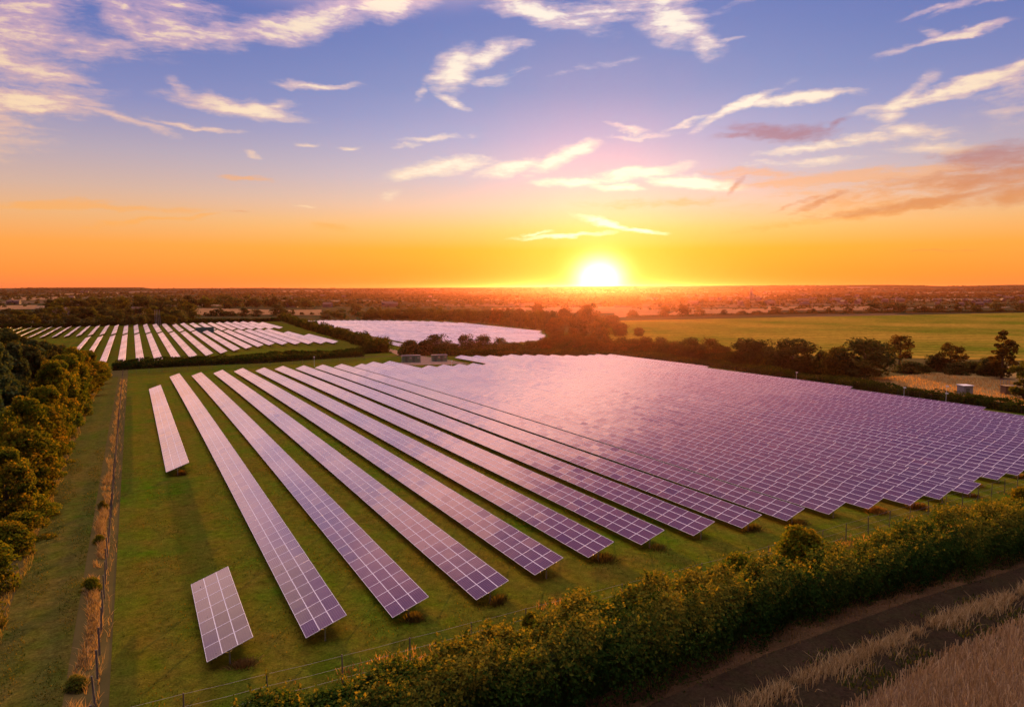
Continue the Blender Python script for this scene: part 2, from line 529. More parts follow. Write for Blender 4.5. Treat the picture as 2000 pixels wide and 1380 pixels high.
def solar_row(r, f0, f1, label, group, nparts=100, posts=True):
    """one table of three module tiers; r is its low (left) edge"""
    n = max(1, int(round((f1 - f0) / PV)))
    mid = r + 1.42
    root = empty('solar_row', (mid, f0, gz(mid, f0)))
    tag(root, label, 'solar panels', group)
    o0 = np.array(root.location)
    cs = []
    wob = rng.normal(0, .10) * 0
    for j in range(n):
        fm = f0 + (j + .5) * PV
        z0, z1 = gz(mid, fm - 1), gz(mid, fm + 1)
        sl = (z1 - z0) / 2
        for i in range(3):
            s = (i - 1) * PU
            cs.append((np.array([mid + s * CT, fm, (z0 + z1) / 2 + LOW + 1.51 * ST + s * ST]), sl))
    order = []
    for q, (c, sl) in enumerate(cs):
        px, py, d = project(*c)
        vis = d > 1 and -60 < px < 2060 and py < 1440
        order.append((0 if vis else 1, d, q))
    order.sort()
    chosen = {q for _, _, q in order[:nparts]} if nparts else set()
    av, af, am, atn = [], [], [], []
    for q, (c, sl) in enumerate(cs):
        jit = rng.normal(0, .007, 2)
        Y = np.array([0, 1, sl + jit[0]]); Y /= np.linalg.norm(Y)
        X = np.array([math.cos(TILT + jit[1]), 0, math.sin(TILT + jit[1])]); Z = np.cross(X, Y); Z /= np.linalg.norm(Z); X = np.cross(Y, Z)
        Rm = np.stack([X, Y, Z], 1)
        if q in chosen:
            o = bpy.data.objects.new('solar_module', ME_MODULE)
            o.parent = root
            mt = Matrix.Identity(4)
            for a in range(3):
                for b in range(3): mt[a][b] = Rm[a, b]
                mt[a][3] = c[a] - o0[a]
            o.matrix_local = mt
            COL.objects.link(o)
        else:
            av.append(TV @ Rm.T + (c - o0)); af.append(TF + 16 * len(am)); am.append(TM); atn.append(TT)
    if av:
        # keep the index of each block right
        af = [TF + 16 * k for k in range(len(av))]
        me = mesh_np('module_bank', np.concatenate(av), np.concatenate(af), [M['glass'], M['alu']], np.concatenate(am), np.concatenate(atn))
        ob = link('module_bank', me, root)
        if nparts: ob['kind'] = 'stuff'
    # two long rails under the modules
    rb = MB()
    for s in (-.9, .8):
        for j in range(0, n, 8):
            j1 = min(n, j + 8)
            a = np.array([mid + s * CT, f0 + j * PV + .03, gz(mid, f0 + j * PV) + LOW + 1.51 * ST + s * ST - .10]) - o0
            b = np.array([mid + s * CT, f0 + j1 * PV - .03, gz(mid, f0 + j1 * PV) + LOW + 1.51 * ST + s * ST - .10]) - o0
            rb.tube(a, b, .05, .05, 4)
    rb.build('rail', M['galv'], root)
    if posts:
        k = 0
        for j in range(0, n, 3):
            if k >= posts: break
            fm = f0 + .5 + j * PV
            z = gz(mid, fm)
            o = bpy.data.objects.new('support_post', ME_POST); o.parent = root
            o.location = (mid - o0[0], fm - o0[1], z + .3 - o0[2]); COL.objects.link(o); k += 1
    return root


PITCH, Y0 = 6.6206, 2.7713
DY = [0.18, -0.163, 0.023, 0.03, -0.089, -0.033, -0.008, -0.05, -0.043, 0.051, 0.04, 0.061, -0.023, -0.014, 0.13, -0.012, .02, -.02, -.02, -.02, -.03, -.02, -.01, 0, 0, 0, .02, .02, .01, -.02]
XN = [48.16, 48.48, 48.57, 51.0, 52.53, 53.35, 53.38, 53.27, 53.24, 53.12, 52.88, 52.05, 52.43, 52.7, 56.1, 56.09, 56.8, 57.2, 57.6, 58, 58.4, 59, 60, 61, 62, 64, 66, 102.28, 145.32, 215.49]
XF = [248.47, 247.16, 252.28, 253.55, 252.52, 254.72, 252.41, 251.72, 252.73, 251.07, 258.05, 258.36, 235.35, 237.28, 239.2, 241.55, 242.5, 282.67, 281.15, 280.95, 279.53, 286.3, 285.02, 284.3, 283.38, 281.2, 279.64, 282.27, 283.64, 283.94]
ORD = ['first', 'second', 'third', 'fourth', 'fifth', 'sixth', 'seventh', 'eighth', 'ninth', 'tenth', 'eleventh', 'twelfth', 'thirteenth', 'fourteenth',
       'fifteenth', 'sixteenth', 'seventeenth', 'eighteenth', 'nineteenth', 'twentieth']
TENS = {20: 'twenty', 30: 'thirty', 40: 'forty'}


def ordinal(n):
    if n <= 20: return ORD[n - 1]
    t = n // 10 * 10; u = n - t
    if u == 0: return {30: 'thirtieth', 40: 'fortieth'}[t]
    return TENS[t] + '-' + ORD[u - 1]


GM = 'rows of the large front solar array'
solar_row(3.265, 47.73, 61.7, 'short solar table of seven module columns standing alone nearest the camera', GM, 100, 6)
solar_row(3.1, 104.5, 214.5, 'half-length solar row behind the short table, beside the left fence', GM, 100, 12)
for k in range(30):
    r = Y0 + PITCH * (k + 1) + DY[k]
    if k < 27: lab = 'long solar row, %s full row from the left fence in the front array' % ordinal(k + 1)
    else: lab = {27: 'shortened solar row stepping back at the right hedge, third from the array edge', 28: 'shortened solar row along the right hedge, second from the array edge',
                 29: 'shortest outermost solar row of the front array along the right hedge'}[k]
    solar_row(r, XN[k], XF[k], lab, GM, 100, 20 if k < 14 else 2)

# far left array: two blocks of rows, one behind the other
G2 = 'rows of the far left solar array, front block'
G3 = 'rows of the far left solar array, back block'
c2 = c3 = 0
for k in range(-3, 16):
    r = -6.05 + 6.62 * k
    mid = r + 1.4
    n0 = float(np.interp(mid, [-25, -5, 4, 14, 24, 32, 38, 50, 62, 96], [330, 320, 313, 321, 326, 332, 342, 360, 375, 378]))
    n1 = float(np.interp(mid, [-30, 0, 30, 60, 80, 97], [508, 508, 509, 514, 516, 440])) if mid > 88 else float(np.interp(mid, [-30, 0, 30, 60, 90], [508, 508, 509, 514, 518]))
    c2 += 1
    solar_row(r, n0, n1, 'pale solar row, %s from the wood, front block of far left array' % ordinal(c2), G2, 0, 1)
for k in range(-19, 16):
    r = -6.05 + 6.62 * k
    mid = r + 1.4
    n0 = float(np.interp(mid, [-100, -20, 0, 40, 60, 97], [540, 532, 522, 520, 523, 536]))
    n1 = float(np.interp(mid, [-100, -50, -30, 0, 20, 50, 86, 98, 112], [668, 666, 660, 646, 636, 628, 645, 620, 600]))
    c3 += 1
    solar_row(r, n0, n1, 'thin pale solar row, %s from the left, back block of far left array' % ordinal(c3), G3, 0, 0)
# middle array
G4 = 'rows of the middle solar array behind the tree line'
for k in range(24):
    r = 121.5 + 6.62 * k
    mid = r + 1.4
    n0 = float(np.interp(mid, [121, 160, 236, 255, 270, 300], [349, 352, 400, 432, 468, 490]))
    n1 = float(np.interp(mid, [121, 134, 165, 200, 230, 262, 281, 283], [560, 668, 693, 708, 702, 670, 612, 535]))
    if k == 1: n0 = 508
    if k == 0: n1 = 488
    solar_row(r, n0, n1, 'bright solar row, %s from the gravel track in the middle array' % ordinal(k + 1), G4, 0, 0)

# ------------------------------------------------------------------ foliage
def leaf_quads(C, N, size, aspect=1.5, tone=None, jitter=0.6):
    """one quad per centre C, facing roughly along N with jitter"""
    n = len(C)
    d = N + rng.normal(0, jitter, (n, 3)); d /= np.linalg.norm(d, axis=1)[:, None] + 1e-9
    a = np.cross(d, rng.normal(0, 1, (n, 3))); a /= np.linalg.norm(a, axis=1)[:, None] + 1e-9
    b = np.cross(d, a)
    s = size * rng.uniform(.6, 1.35, n)[:, None]
    a = a * s * .5 * aspect; b = b * s * .5
    bend = d * s * .12
    V = np.stack([C - a, C - b * .9 + bend, C + a, C + b * .9 + bend], 1).reshape(-1, 3)
    Fq = np.arange(4 * n).reshape(n, 4)
    if tone is None: tone = rng.uniform(0, 1, n)
    return V, Fq, np.repeat(tone, 4)


def crown_points(h, w, base, nclump, nleaf, shape='round', seed=0):
    """leaf centres on the shells of many clumps that fill an uneven crown"""
    g = np.random.default_rng(seed)
    cl = []
    while len(cl) < nclump:
        u = g.uniform(0, 1); ang = g.uniform(0, 2 * math.pi)
        if shape == 'cone':
            rad = (1 - u) ** .8 * .5 + .03; cr = .10 + .10 * (1 - u)
        elif shape == 'tall':
            rad = .5 * math.sin(math.pi * min(1, (u * .85 + .12))) ** .7; cr = .20
        elif shape == 'fine':
            rad = .5 * math.sin(math.pi * (u * .84 + .13)) ** .6; cr = .125
        elif shape == 'bush':
            rad = .5 * math.sqrt(max(0.02, 1 - u ** 2)); cr = .22
        elif shape == 'open':
            rad = .5 * math.sin(math.pi * (u * .75 + .2)) ** .6; cr = .17
        else:
            rad = .5 * math.sin(math.pi * (u * .80 + .14)) ** .55; cr = .23
        rr_ = rad * (g.uniform(.35, 1) ** .5) * .80
        asym = 1 + .22 * math.sin(ang * 2 + seed) + .12 * math.sin(ang * 3 + 2 * seed)
        c = np.array([math.cos(ang) * rr_ * w * asym, math.sin(ang) * rr_ * w * asym, base + u * (h - base) * .93])
        cl.append((c, cr * w * g.uniform(.65, 1.25), g.uniform(-.25, .25)))
    per = nleaf // nclump
    P, Nn, tn = [], [], []
    for c, cr, ct in cl:
        d = g.normal(0, 1, (per, 3)); d[:, 2] = d[:, 2] * .9 + .25
        d /= np.linalg.norm(d, axis=1)[:, None]
        rad = cr * g.uniform(.25, 1.0, per) ** .45
        q = c + d * rad[:, None] * np.array([1, 1, .78])
        P.append(q); Nn.append(d)
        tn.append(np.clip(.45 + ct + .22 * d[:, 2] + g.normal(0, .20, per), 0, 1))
    P = np.concatenate(P); Nn = np.concatenate(Nn); tn = np.concatenate(tn)
    k = P[:, 2] > .05 * h * (0 if shape == 'bush' else 1)
    return P[k], Nn[k], tn[k], [c for c, _, _ in cl]


def trunk_mesh(h, w, base, clumps, tr, name='trunk'):
    b = MB()
    pts = [(0, 0, -.3), (.02 * w, .01 * w, base * .6), (.0, .03 * w, base + (h - base) * .35), (.03 * w, 0, base + (h - base) * .75)]
    rad = [tr * 1.25, tr, tr * .65, tr * .2]
    for i in range(3): b.tube(pts[i], pts[i + 1], rad[i], rad[i + 1], 7)
    for c in clumps[::2][:9]:
        z0 = base * .7 + (c[2] - base) * .45
        b.tube((.01 * w, .02 * w, max(base * .5, z0)), tuple(c), tr * .38, tr * .08, 5)
    return b.mesh(name, [M['bark']])


def tree_pair(nm, h, w, base, ncl, nl, ls, shape, seed, mat, tr=None):
    P, Nn, tn, cl = crown_points(h, w, base, ncl, nl, shape, seed)
    V, Fq, t = leaf_quads(P, Nn, ls, 1.4 if shape != 'cone' else 2.0, tn)
    cm = mesh_np('crown_' + nm, V, Fq, [mat], None, t)
    tm = trunk_mesh(h, w, base, cl, tr or h * .022, 'trunk_' + nm)
    return dict(h=h, w=w, crown=cm, trunk=tm)


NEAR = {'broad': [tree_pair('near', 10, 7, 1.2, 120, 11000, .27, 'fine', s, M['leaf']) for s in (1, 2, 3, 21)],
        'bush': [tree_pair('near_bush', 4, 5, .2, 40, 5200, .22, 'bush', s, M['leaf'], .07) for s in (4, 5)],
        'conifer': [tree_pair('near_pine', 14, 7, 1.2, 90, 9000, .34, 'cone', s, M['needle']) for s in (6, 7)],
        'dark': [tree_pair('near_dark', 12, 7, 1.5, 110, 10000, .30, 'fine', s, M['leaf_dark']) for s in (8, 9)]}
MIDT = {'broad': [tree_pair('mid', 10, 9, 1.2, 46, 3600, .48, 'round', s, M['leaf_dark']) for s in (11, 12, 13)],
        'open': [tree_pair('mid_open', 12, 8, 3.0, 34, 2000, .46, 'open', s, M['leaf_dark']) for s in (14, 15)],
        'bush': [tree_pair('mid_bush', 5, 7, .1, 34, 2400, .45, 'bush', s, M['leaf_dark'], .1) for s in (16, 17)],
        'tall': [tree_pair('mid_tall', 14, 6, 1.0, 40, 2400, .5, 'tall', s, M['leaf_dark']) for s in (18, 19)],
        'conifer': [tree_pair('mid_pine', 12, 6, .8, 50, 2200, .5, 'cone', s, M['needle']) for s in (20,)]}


def far_tree(h, w, base, ncl, nl, ls, shape, seed, mat):
    P, Nn, tn, cl = crown_points(h, w, base, ncl, nl, shape, seed)
    V, Fq, t = leaf_quads(P, Nn, ls, 1.3, tn)
    # four-sided tapering trunk in the same mesh
    tr = h * .022
    tv = np.array([(a * tr * k, b * tr * k, z) for z, k in ((-.5, 1.2), (h * .7, .3)) for a, b in ((-1, -1), (1, -1), (1, 1), (-1, 1))], float)
    tf = np.array([(0, 1, 5, 4), (1, 2, 6, 5), (2, 3, 7, 6), (3, 0, 4, 7)]) + len(V)
    mi = np.r_[np.zeros(len(Fq), int), np.ones(4, int)]
    return dict(h=h, w=w, mesh=mesh_np('far_tree', np.concatenate([V, tv]), np.concatenate([Fq, tf]), [mat, M['bark']], mi, np.r_[t, np.zeros(8)]))


FART = {'broad': [far_tree(12, 12, .8, 24, 900, 1.0, 'round', s, M['leaf_dark']) for s in (31, 32, 33, 34)],
        'bush': [far_tree(5, 8, .1, 18, 500, .8, 'bush', s, M['leaf_dark']) for s in (35, 36)],
        'tall': [far_tree(18, 7, .8, 26, 700, 1.0, 'tall', s, M['leaf_dark']) for s in (37, 38)]}

GOLD = (1.15, 1.14, .60, 1); GREEN = (.85, 1.1, .8, 1); PLAIN = (1, 1, 1, 1); DARK = (.62, .68, .7, 1); RED = (1.25, .8, .6, 1)


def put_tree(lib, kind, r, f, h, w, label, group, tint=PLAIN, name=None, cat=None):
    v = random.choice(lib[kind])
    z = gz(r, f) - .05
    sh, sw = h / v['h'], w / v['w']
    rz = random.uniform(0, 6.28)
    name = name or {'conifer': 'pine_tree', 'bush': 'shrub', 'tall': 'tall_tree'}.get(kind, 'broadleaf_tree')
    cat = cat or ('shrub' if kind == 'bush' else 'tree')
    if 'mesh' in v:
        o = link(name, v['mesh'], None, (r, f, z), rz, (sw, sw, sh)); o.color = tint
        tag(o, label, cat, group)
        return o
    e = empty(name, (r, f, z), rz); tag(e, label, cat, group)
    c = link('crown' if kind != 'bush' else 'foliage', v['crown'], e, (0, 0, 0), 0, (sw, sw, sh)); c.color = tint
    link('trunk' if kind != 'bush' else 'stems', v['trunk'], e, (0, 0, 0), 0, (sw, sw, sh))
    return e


def px_tree(lib, kind, px, by, ty, wpx, label, group, tint=PLAIN):
    r, f = at(px, by)
    h = max(1.5, top_z(px, ty, r, f) - gz(r, f))
    w = wpx / F * depth(r, f)
    return put_tree(lib, kind, r, f, h, w, label, group, tint)


# left wood: edge trees, then taller rows behind
GW = 'trees of the wood on the left'
edge = [(-11.2, 62, 2.6, 4, 'bush'), (-11.6, 70, 4.2, 5.4, 'bush'), (-11.2, 79, 3.2, 4.6, 'bush'), (-12.2, 88, 7.5, 6, 'broad'), (-11.8, 97, 9, 6.6, 'broad'),
        (-12.2, 107, 9.6, 7, 'broad'), (-11.6, 117, 8.6, 6.4, 'broad'), (-12.4, 128, 10.5, 7, 'broad'), (-12.4, 140, 11, 7.6, 'broad'), (-12.6, 153, 11, 8, 'broad'),
        (-12.4, 167, 11.5, 8, 'broad'), (-12, 182, 10.5, 8, 'broad'), (-12, 198, 10, 8, 'broad'), (-11.5, 215, 9, 8, 'broad'), (-11, 233, 8, 8, 'broad'),
        (-10.6, 251, 7, 7.5, 'broad'), (-10.2, 269, 6, 7, 'broad'), (-14, 102, 8, 6, 'bush'), (-14, 122, 9, 6, 'dark')]
for i, (r, f, h, w, k) in enumerate(edge):
    place = ['nearest the camera', 'second from the camera', 'third from the camera', 'fourth from the camera', 'fifth from the camera', 'sixth from the camera', 'seventh from the camera', 'eighth from the camera',
             'ninth from the camera', 'tenth from the camera', 'eleventh from the camera', 'twelfth from the camera', 'thirteenth from the camera', 'fourteenth from the camera', 'fifteenth from the camera', 'sixteenth from the camera',
             'at the far end of the wood'][i] if i < 17 else ['low dark growth between the fourth and sixth trees', 'between the seventh and eighth trees'][i - 17]
    lab = ('golden rounded shrub at the wood edge, ' if k == 'bush' else 'golden leaved tree at the wood edge, ') + place if i < 17 else 'darker tree just behind the wood edge, ' + place
    put_tree(NEAR, k, r, f, h * (random.uniform(1.02, 1.42) if f > 85 else 1), w * random.uniform(.9, 1.25), lab, GW, GOLD if i % 3 else (1.25, 1.1, .7, 1))
for i, f in enumerate((84, 92.5, 102, 112.5, 123, 134, 146, 160, 175, 190)):
    put_tree(NEAR, 'bush', -10.7 + random.uniform(-.5, .3), f, random.uniform(1.8, 3.2), random.uniform(3.2, 4.6), 'low shrub between the feet of the wood edge trees, %s from the camera' % ordinal(i + 1), GW,
             random.choice([GREEN, GOLD, PLAIN]))
inner = [(-17, 112, 13.5, 6, 'conifer', 'nearest the camera'), (-18, 126, 15.5, 7, 'conifer', 'second from the camera'), (-19.5, 140, 15, 7, 'conifer', 'third from the camera'),
         (-19, 154, 14.5, 7, 'conifer', 'fourth from the camera'), (-19, 169, 13.5, 7, 'dark', 'fifth from the camera'), (-19.5, 186, 14, 8, 'conifer', 'sixth from the camera'),
         (-19, 204, 13, 8, 'dark', 'seventh from the camera'), (-18, 223, 11.5, 8, 'dark', 'eighth from the camera'), (-17, 243, 9, 8, 'broad', 'ninth from the camera'), (-17, 264, 7.5, 8, 'dark', 'tenth from the camera')]
for r, f, h, w, k, p in inner:
    put_tree(NEAR, k, r, f, h * 1.22, w * 1.15, ('dark pine in the second row of the wood, ' if k == 'conifer' else 'dark leafy tree in the second row of the wood, ') + p, GW,
             PLAIN if k != 'broad' else GREEN)
for r, f, h, w, k, p in [(-26, 180, 15, 9, 'conifer', 'nearest the camera'), (-26, 198, 15, 9, 'dark', 'second from the camera'), (-27, 217, 14, 9, 'conifer', 'third from the camera'),
                         (-27, 237, 13, 9, 'dark', 'fourth from the camera'), (-26, 258, 11, 9, 'dark', 'fifth from the camera'), (-25, 280, 9, 9, 'broad', 'sixth from the camera'),
                         (-36, 245, 15, 10, 'dark', 'at the left frame edge'), (-37, 266, 13.5, 10, 'conifer', 'behind the others at the left'), (-36, 288, 11, 10, 'dark', 'last before the far array')]:
    put_tree(NEAR, k, r, f, h * 1.3, w * 1.2, 'tree deep in the left wood showing only its top, ' + p, GW, PLAIN)

# hedges ------------------------------------------------------------
def hedge(path, wid, hei, size, dens, label, group=None, mat='hedge', tint=PLAIN, lump=.35, clumpl=2.2, name='hedge', seed=1, sunlit_top=.0, prof_h=None, shoots=0, tone0=.42):
    """dense hedge along a polyline of (r,f): uneven lumpy cross-section of leaves round a core of twigs"""
    g = np.random.default_rng(seed)
    p = np.array(path, float)
    seg = np.hypot(*np.diff(p, axis=0).T); d = np.r_[0, np.cumsum(seg)]; L = d[-1]
    ph_s, ph_k = (zip(*prof_h) if prof_h else ((0, L), (1, 1)))
    perim = wid + 2 * hei
    n = int(L * perim * dens)
    s = g.uniform(0, L, n)
    r = np.interp(s, d, p[:, 0]); f = np.interp(s, d, p[:, 1])
    k = np.clip(np.searchsorted(d, s) - 1, 0, len(seg) - 1)
    tx = np.diff(p[:, 0])[k] / seg[k]; ty = np.diff(p[:, 1])[k] / seg[k]
    nx, ny = -ty, tx
    a = g.uniform(-.12, math.pi + .12, n)
    ph = g.uniform(0, 6.28, 8)
    bul = 1 + lump * (.45 * np.sin(s / clumpl + ph[0]) * np.sin(a * 2 + s / (clumpl * 1.7) + ph[1]) + .35 * np.sin(s / (clumpl * .45) + a * 3 + ph[2])
                      + .45 * np.sin(s / (clumpl * 3.1) + ph[3]) + .25 * np.sin(s / (clumpl * .23) + a * 5 + ph[4]))
    rad = bul * g.uniform(.72, 1.06, n) + np.where(g.uniform(0, 1, n) < .05, g.uniform(0, .35, n), 0)
    ca, sa = np.cos(a), np.sin(a)
    ex = np.sign(ca) * np.abs(ca) ** .6 * wid / 2 * rad
    ez = np.maximum(0.02, np.abs(sa) ** .55 * np.sign(sa) * hei * np.interp(s, ph_s, ph_k) * (0.15 + .85 * bul) * g.uniform(.86, 1.04, n))
    R = r + nx * ex; Fq = f + ny * ex
    C = np.stack([R, Fq, ground(R, Fq) + ez], 1)
    Nn = np.stack([nx * ca, ny * ca, sa + .15], 1)
    tone = np.clip(tone0 + .28 * np.sin(s / (clumpl * 1.3) + a * 1.5 + ph[5]) * .6 + sunlit_top * np.clip(ez / hei - .6, 0, 1) + g.normal(0, .15, n), 0, 1)  # leaves turn gold with height: low sunlight put into their colour
    o0 = np.array([p[0, 0], p[0, 1], gz(p[0, 0], p[0, 1])])
    if shoots:
        top = np.where(ez > hei * .72)[0]; pick = g.choice(top, shoots)
        kk = 14; tt = np.tile(np.linspace(0, 1, kk), shoots)
        b0 = np.repeat(C[pick], kk, 0); ln = np.repeat(g.normal(0, .35, (shoots, 2)), kk, 0); hh = np.repeat(g.uniform(.25, .95, shoots), kk)
        Cs = b0 + np.stack([ln[:, 0] * tt, ln[:, 1] * tt, hh * tt], 1) + g.normal(0, .06, (len(b0), 3))
        C = np.concatenate([C, Cs]); Nn = np.concatenate([Nn, g.normal(0, 1, (len(Cs), 3))]); tone = np.concatenate([tone, np.clip(g.normal(.66, .2, len(Cs)), 0, 1)])
    V, FF, t = leaf_quads(C - o0, Nn, size, 1.5, tone)
    root = empty(name, tuple(o0)); tag(root, label, 'hedge', group)
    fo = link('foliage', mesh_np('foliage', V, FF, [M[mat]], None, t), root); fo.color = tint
    # twiggy core
    m = max(2, int(L / 2.5)); ss = np.linspace(0, L, m); prof = [(-.27, 0), (-.25, .45), (-.14, .62), (.14, .62), (.25, .45), (.27, 0)]
    vv = []
    for q in ss:
        rq, fq = np.interp(q, d, p[:, 0]), np.interp(q, d, p[:, 1]); kk = min(max(np.searchsorted(d, q) - 1, 0), len(seg) - 1)
        tx_, ty_ = (p[kk + 1] - p[kk]) / seg[kk]
        hh = hei * float(np.interp(q, ph_s, ph_k)) * (1 + lump * .45 * math.sin(q / (clumpl * 3.1) + ph[3]))
        for x, z in prof:
            rx, fx = rq - ty_ * x * wid, fq + tx_ * x * wid
            vv.append((rx, fx, gz(rx, fx) + z * hh - (.1 if z == 0 else 0)))
    b = MB(); b.v = [tuple(np.array(q) - o0) for q in vv]
    for i in range(m - 1):
        for j in range(5): b.f.append((i * 6 + j, i * 6 + j + 1, i * 6 + 7 + j, i * 6 + 6 + j)); b.m.append(0)
    b.build('twigs', M['leaf_dark'], root)
    return root


HC = [(1.5, 36.0), (6, 35.8), (20, 35.4), (38, 37.5), (56, 38.9), (76, 39.6), (110, 41.6), (135, 43)]
hedge(HC, 6.0, 3.6, .155, 112, 'long thick dark green hedge with its top coloured sunlit gold along the foreground', None, 'hedge', PLAIN, .30, 2.4, seed=3, sunlit_top=1.1, shoots=2200, tone0=.20, prof_h=[(0, .62), (4, .92), (9, .98), (11.5, 1.02), (14, 1.15), (22, 1.14), (40, 1.05), (58, .97), (140, .97)])
hedge([(-7, 303), (20, 296), (45, 292), (70, 299), (88, 306)], 4, 2.6, .5, 9, 'dark clipped hedge behind the far ends of the left rows', None, 'hedge', DARK, .25, 2.5, seed=4)
hedge([(-6, 312), (20, 303), (45, 303), (75, 309), (100, 322)], 3.5, 2.8, .5, 9, 'second dark hedge just in front of the far left array', None, 'hedge', DARK, .3, 2.5, seed=5)
hedge([(103, 320), (107, 360), (110, 400), (113, 470), (117, 560), (125, 660), (131, 735)], 6, 5.0, .7, 5, 'line of rounded bushes between the far left and middle arrays', None, 'hedge', PLAIN, .5, 2.6, seed=6)
hedge([(120, 303), (150, 300), (185, 298), (212, 286), (217, 250), (219, 220)], 5, 3.0, .55, 8, 'low olive hedge behind the far end of the front array', None, 'hedge', (1.0, .9, .8, 1), .4, 3, seed=7)
hedge([at(1075, 690), at(1180, 691), at(1290, 693), at(1400, 706), at(1500, 719), at(1640, 735)], 7, 4.6, .75, 5, 'dark undergrowth joining the round trees of the right hedgerow', None, 'hedge', (.9, .75, .7, 1), .55, 3.4, seed=18)
hedge([(219, 222), (214, 190), (210, 160), (207, 130), (205, 108), (203, 80), (202, 50)], 4.2, 2.7, .42, 14, 'bushy hedge along the right side of the front array', None, 'hedge', (1.1, 1.0, .8, 1), .45, 2.2, seed=8)
hedge([(-150, 700), (-60, 690), (0, 676), (60, 660), (90, 668), (120, 690)], 5, 3.0, .9, 3.5, 'dark hedge along the far edge of the far left array', None, 'hedge', DARK, .3, 4, seed=9)
hedge([at(1225, 620), at(1400, 615.5), at(1600, 612), at(1800, 610), at(2080, 608.5)], 4, 1.8, 1.0, 2.0, 'thin dark hedge at the far edge of the green field', None, 'hedge', DARK, .4, 5, seed=10)

# trees placed where the photograph shows their feet -----------------
GR = 'trees in the hedgerow right of the front array'
for px, by, ty, w, k, tint, lab in [
    (1260, 692, 659, 28, 'broad', RED, 'round dark tree in the hedgerow, first right of the sun glow'), (1290, 692, 660, 28, 'broad', PLAIN, 'round tree in the hedgerow, second right of the sun glow'),
    (1320, 696, 667, 28, 'broad', PLAIN, 'smaller round tree in the hedgerow, third right of the sun glow'), (1349, 702, 661, 42, 'broad', DARK, 'dark domed tree left of a similar one in the hedgerow'),
    (1385, 703, 663, 36, 'broad', RED, 'reddish domed tree in the hedgerow beside a dark one'), (1416, 706, 679, 28, 'bush', RED, 'low reddish shrub between two domed hedgerow trees'),
    (1455, 712, 663, 50, 'broad', DARK, 'wide dark tree left of the great round tree'), (1491, 717, 667, 40, 'broad', DARK, 'narrow dark tree touching the great round tree'),
    (1550, 727, 664, 84, 'broad', DARK, 'great round dark tree, the biggest dome of the hedgerow'), (1606, 727, 687, 38, 'bush', DARK, 'low dark bush right of the great round tree'),
    (1634, 733, 683, 54, 'bush', GOLD, 'golden green shrub at the left foot of the broad spreading tree'), (1688, 738, 666, 112, 'broad', DARK, 'broad spreading dark tree beside the golden shrub'),
    (1756, 712, 652, 54, 'open', RED, 'rounded tree on a bare trunk rising behind the broad spreading tree'), (1826, 724, 695, 44, 'bush', DARK, 'dark bush left of the thin open tree'),
    (1856, 728, 669, 46, 'open', RED, 'thin open tree with sky showing through its crown'), (1908, 728, 706, 64, 'bush', DARK, 'wide low dark bush between the open tree and tall tree'),
    (1957, 740, 643, 44, 'tall', RED, 'tall narrow tree, the tallest near the right edge'), (1932, 734, 702, 44, 'bush', DARK, 'dark bush at the left foot of the tall narrow tree'),
    (1998, 779, 696, 46, 'tall', GOLD, 'tree cut by the right frame edge beside the shed'), (1780, 728, 708, 60, 'bush', DARK, 'low dark thicket right of the broad spreading tree'),
    (1868, 731, 708, 50, 'bush', DARK, 'dark bush under the thin open tree')]:
    px_tree(MIDT, k, px, by, ty, w * (1.22 if px < 1540 else 1.06), lab, GR, tint)
GL = 'trees in the line between the front and middle arrays'
for i, (px, by, ty, w, k) in enumerate([(800, 694, 667, 38, 'bush'), (828, 693, 668, 34, 'bush'), (855, 692, 655, 44, 'broad'), (884, 691, 671, 28, 'bush'), (912, 691, 655, 28, 'broad'), (944, 691, 656, 32, 'broad'),
                                        (976, 691, 661, 26, 'broad'), (1005, 691, 669, 34, 'bush'), (1036, 691, 668, 32, 'bush'), (1064, 690, 660, 34, 'broad'), (1088, 689, 655, 36, 'broad'), (1120, 690, 653, 38, 'broad'),
                                        (1152, 691, 656, 36, 'broad'), (1184, 692, 660, 32, 'broad'), (1214, 692, 661, 34, 'broad'), (1238, 692, 662, 28, 'broad')]):
    px_tree(MIDT, k, px, by, ty, w * 1.25, ('dark shrub' if k == 'bush' else 'dark round tree') + ' in the tree line behind the cabins, %s from the left' % ordinal(i + 1), GL, PLAIN if i < 9 else RED)
GS = 'large trees below the sun'
for px, by, ty, w, k, lab in [(1050, 616, 591, 24, 'broad', 'dark tree on the field edge left of the sun'), (1105, 640, 603, 40, 'broad', 'tall tree just left below the sun'), (1150, 640, 597, 44, 'broad', 'tallest rounded tree straight below the sun'),
                              (1085, 660, 622, 44, 'broad', 'wide tree in front of the tall one left of the sun'), (1128, 664, 620, 48, 'broad', 'massive tree in the middle of the clump below the sun'), (1172, 662, 622, 46, 'broad', 'wide tree right in the clump below the sun'),
                              (1212, 657, 631, 34, 'broad', 'round tree at the clump edge by the green field'), (1247, 657, 640, 22, 'broad', 'small round tree alone at the green field corner'), (1190, 640, 616, 40, 'broad', 'back tree in the clump right below the sun')]:
    px_tree(MIDT, k, px, by, ty, w, lab, GS, RED)
GT = 'trees along the far edge of the green field'
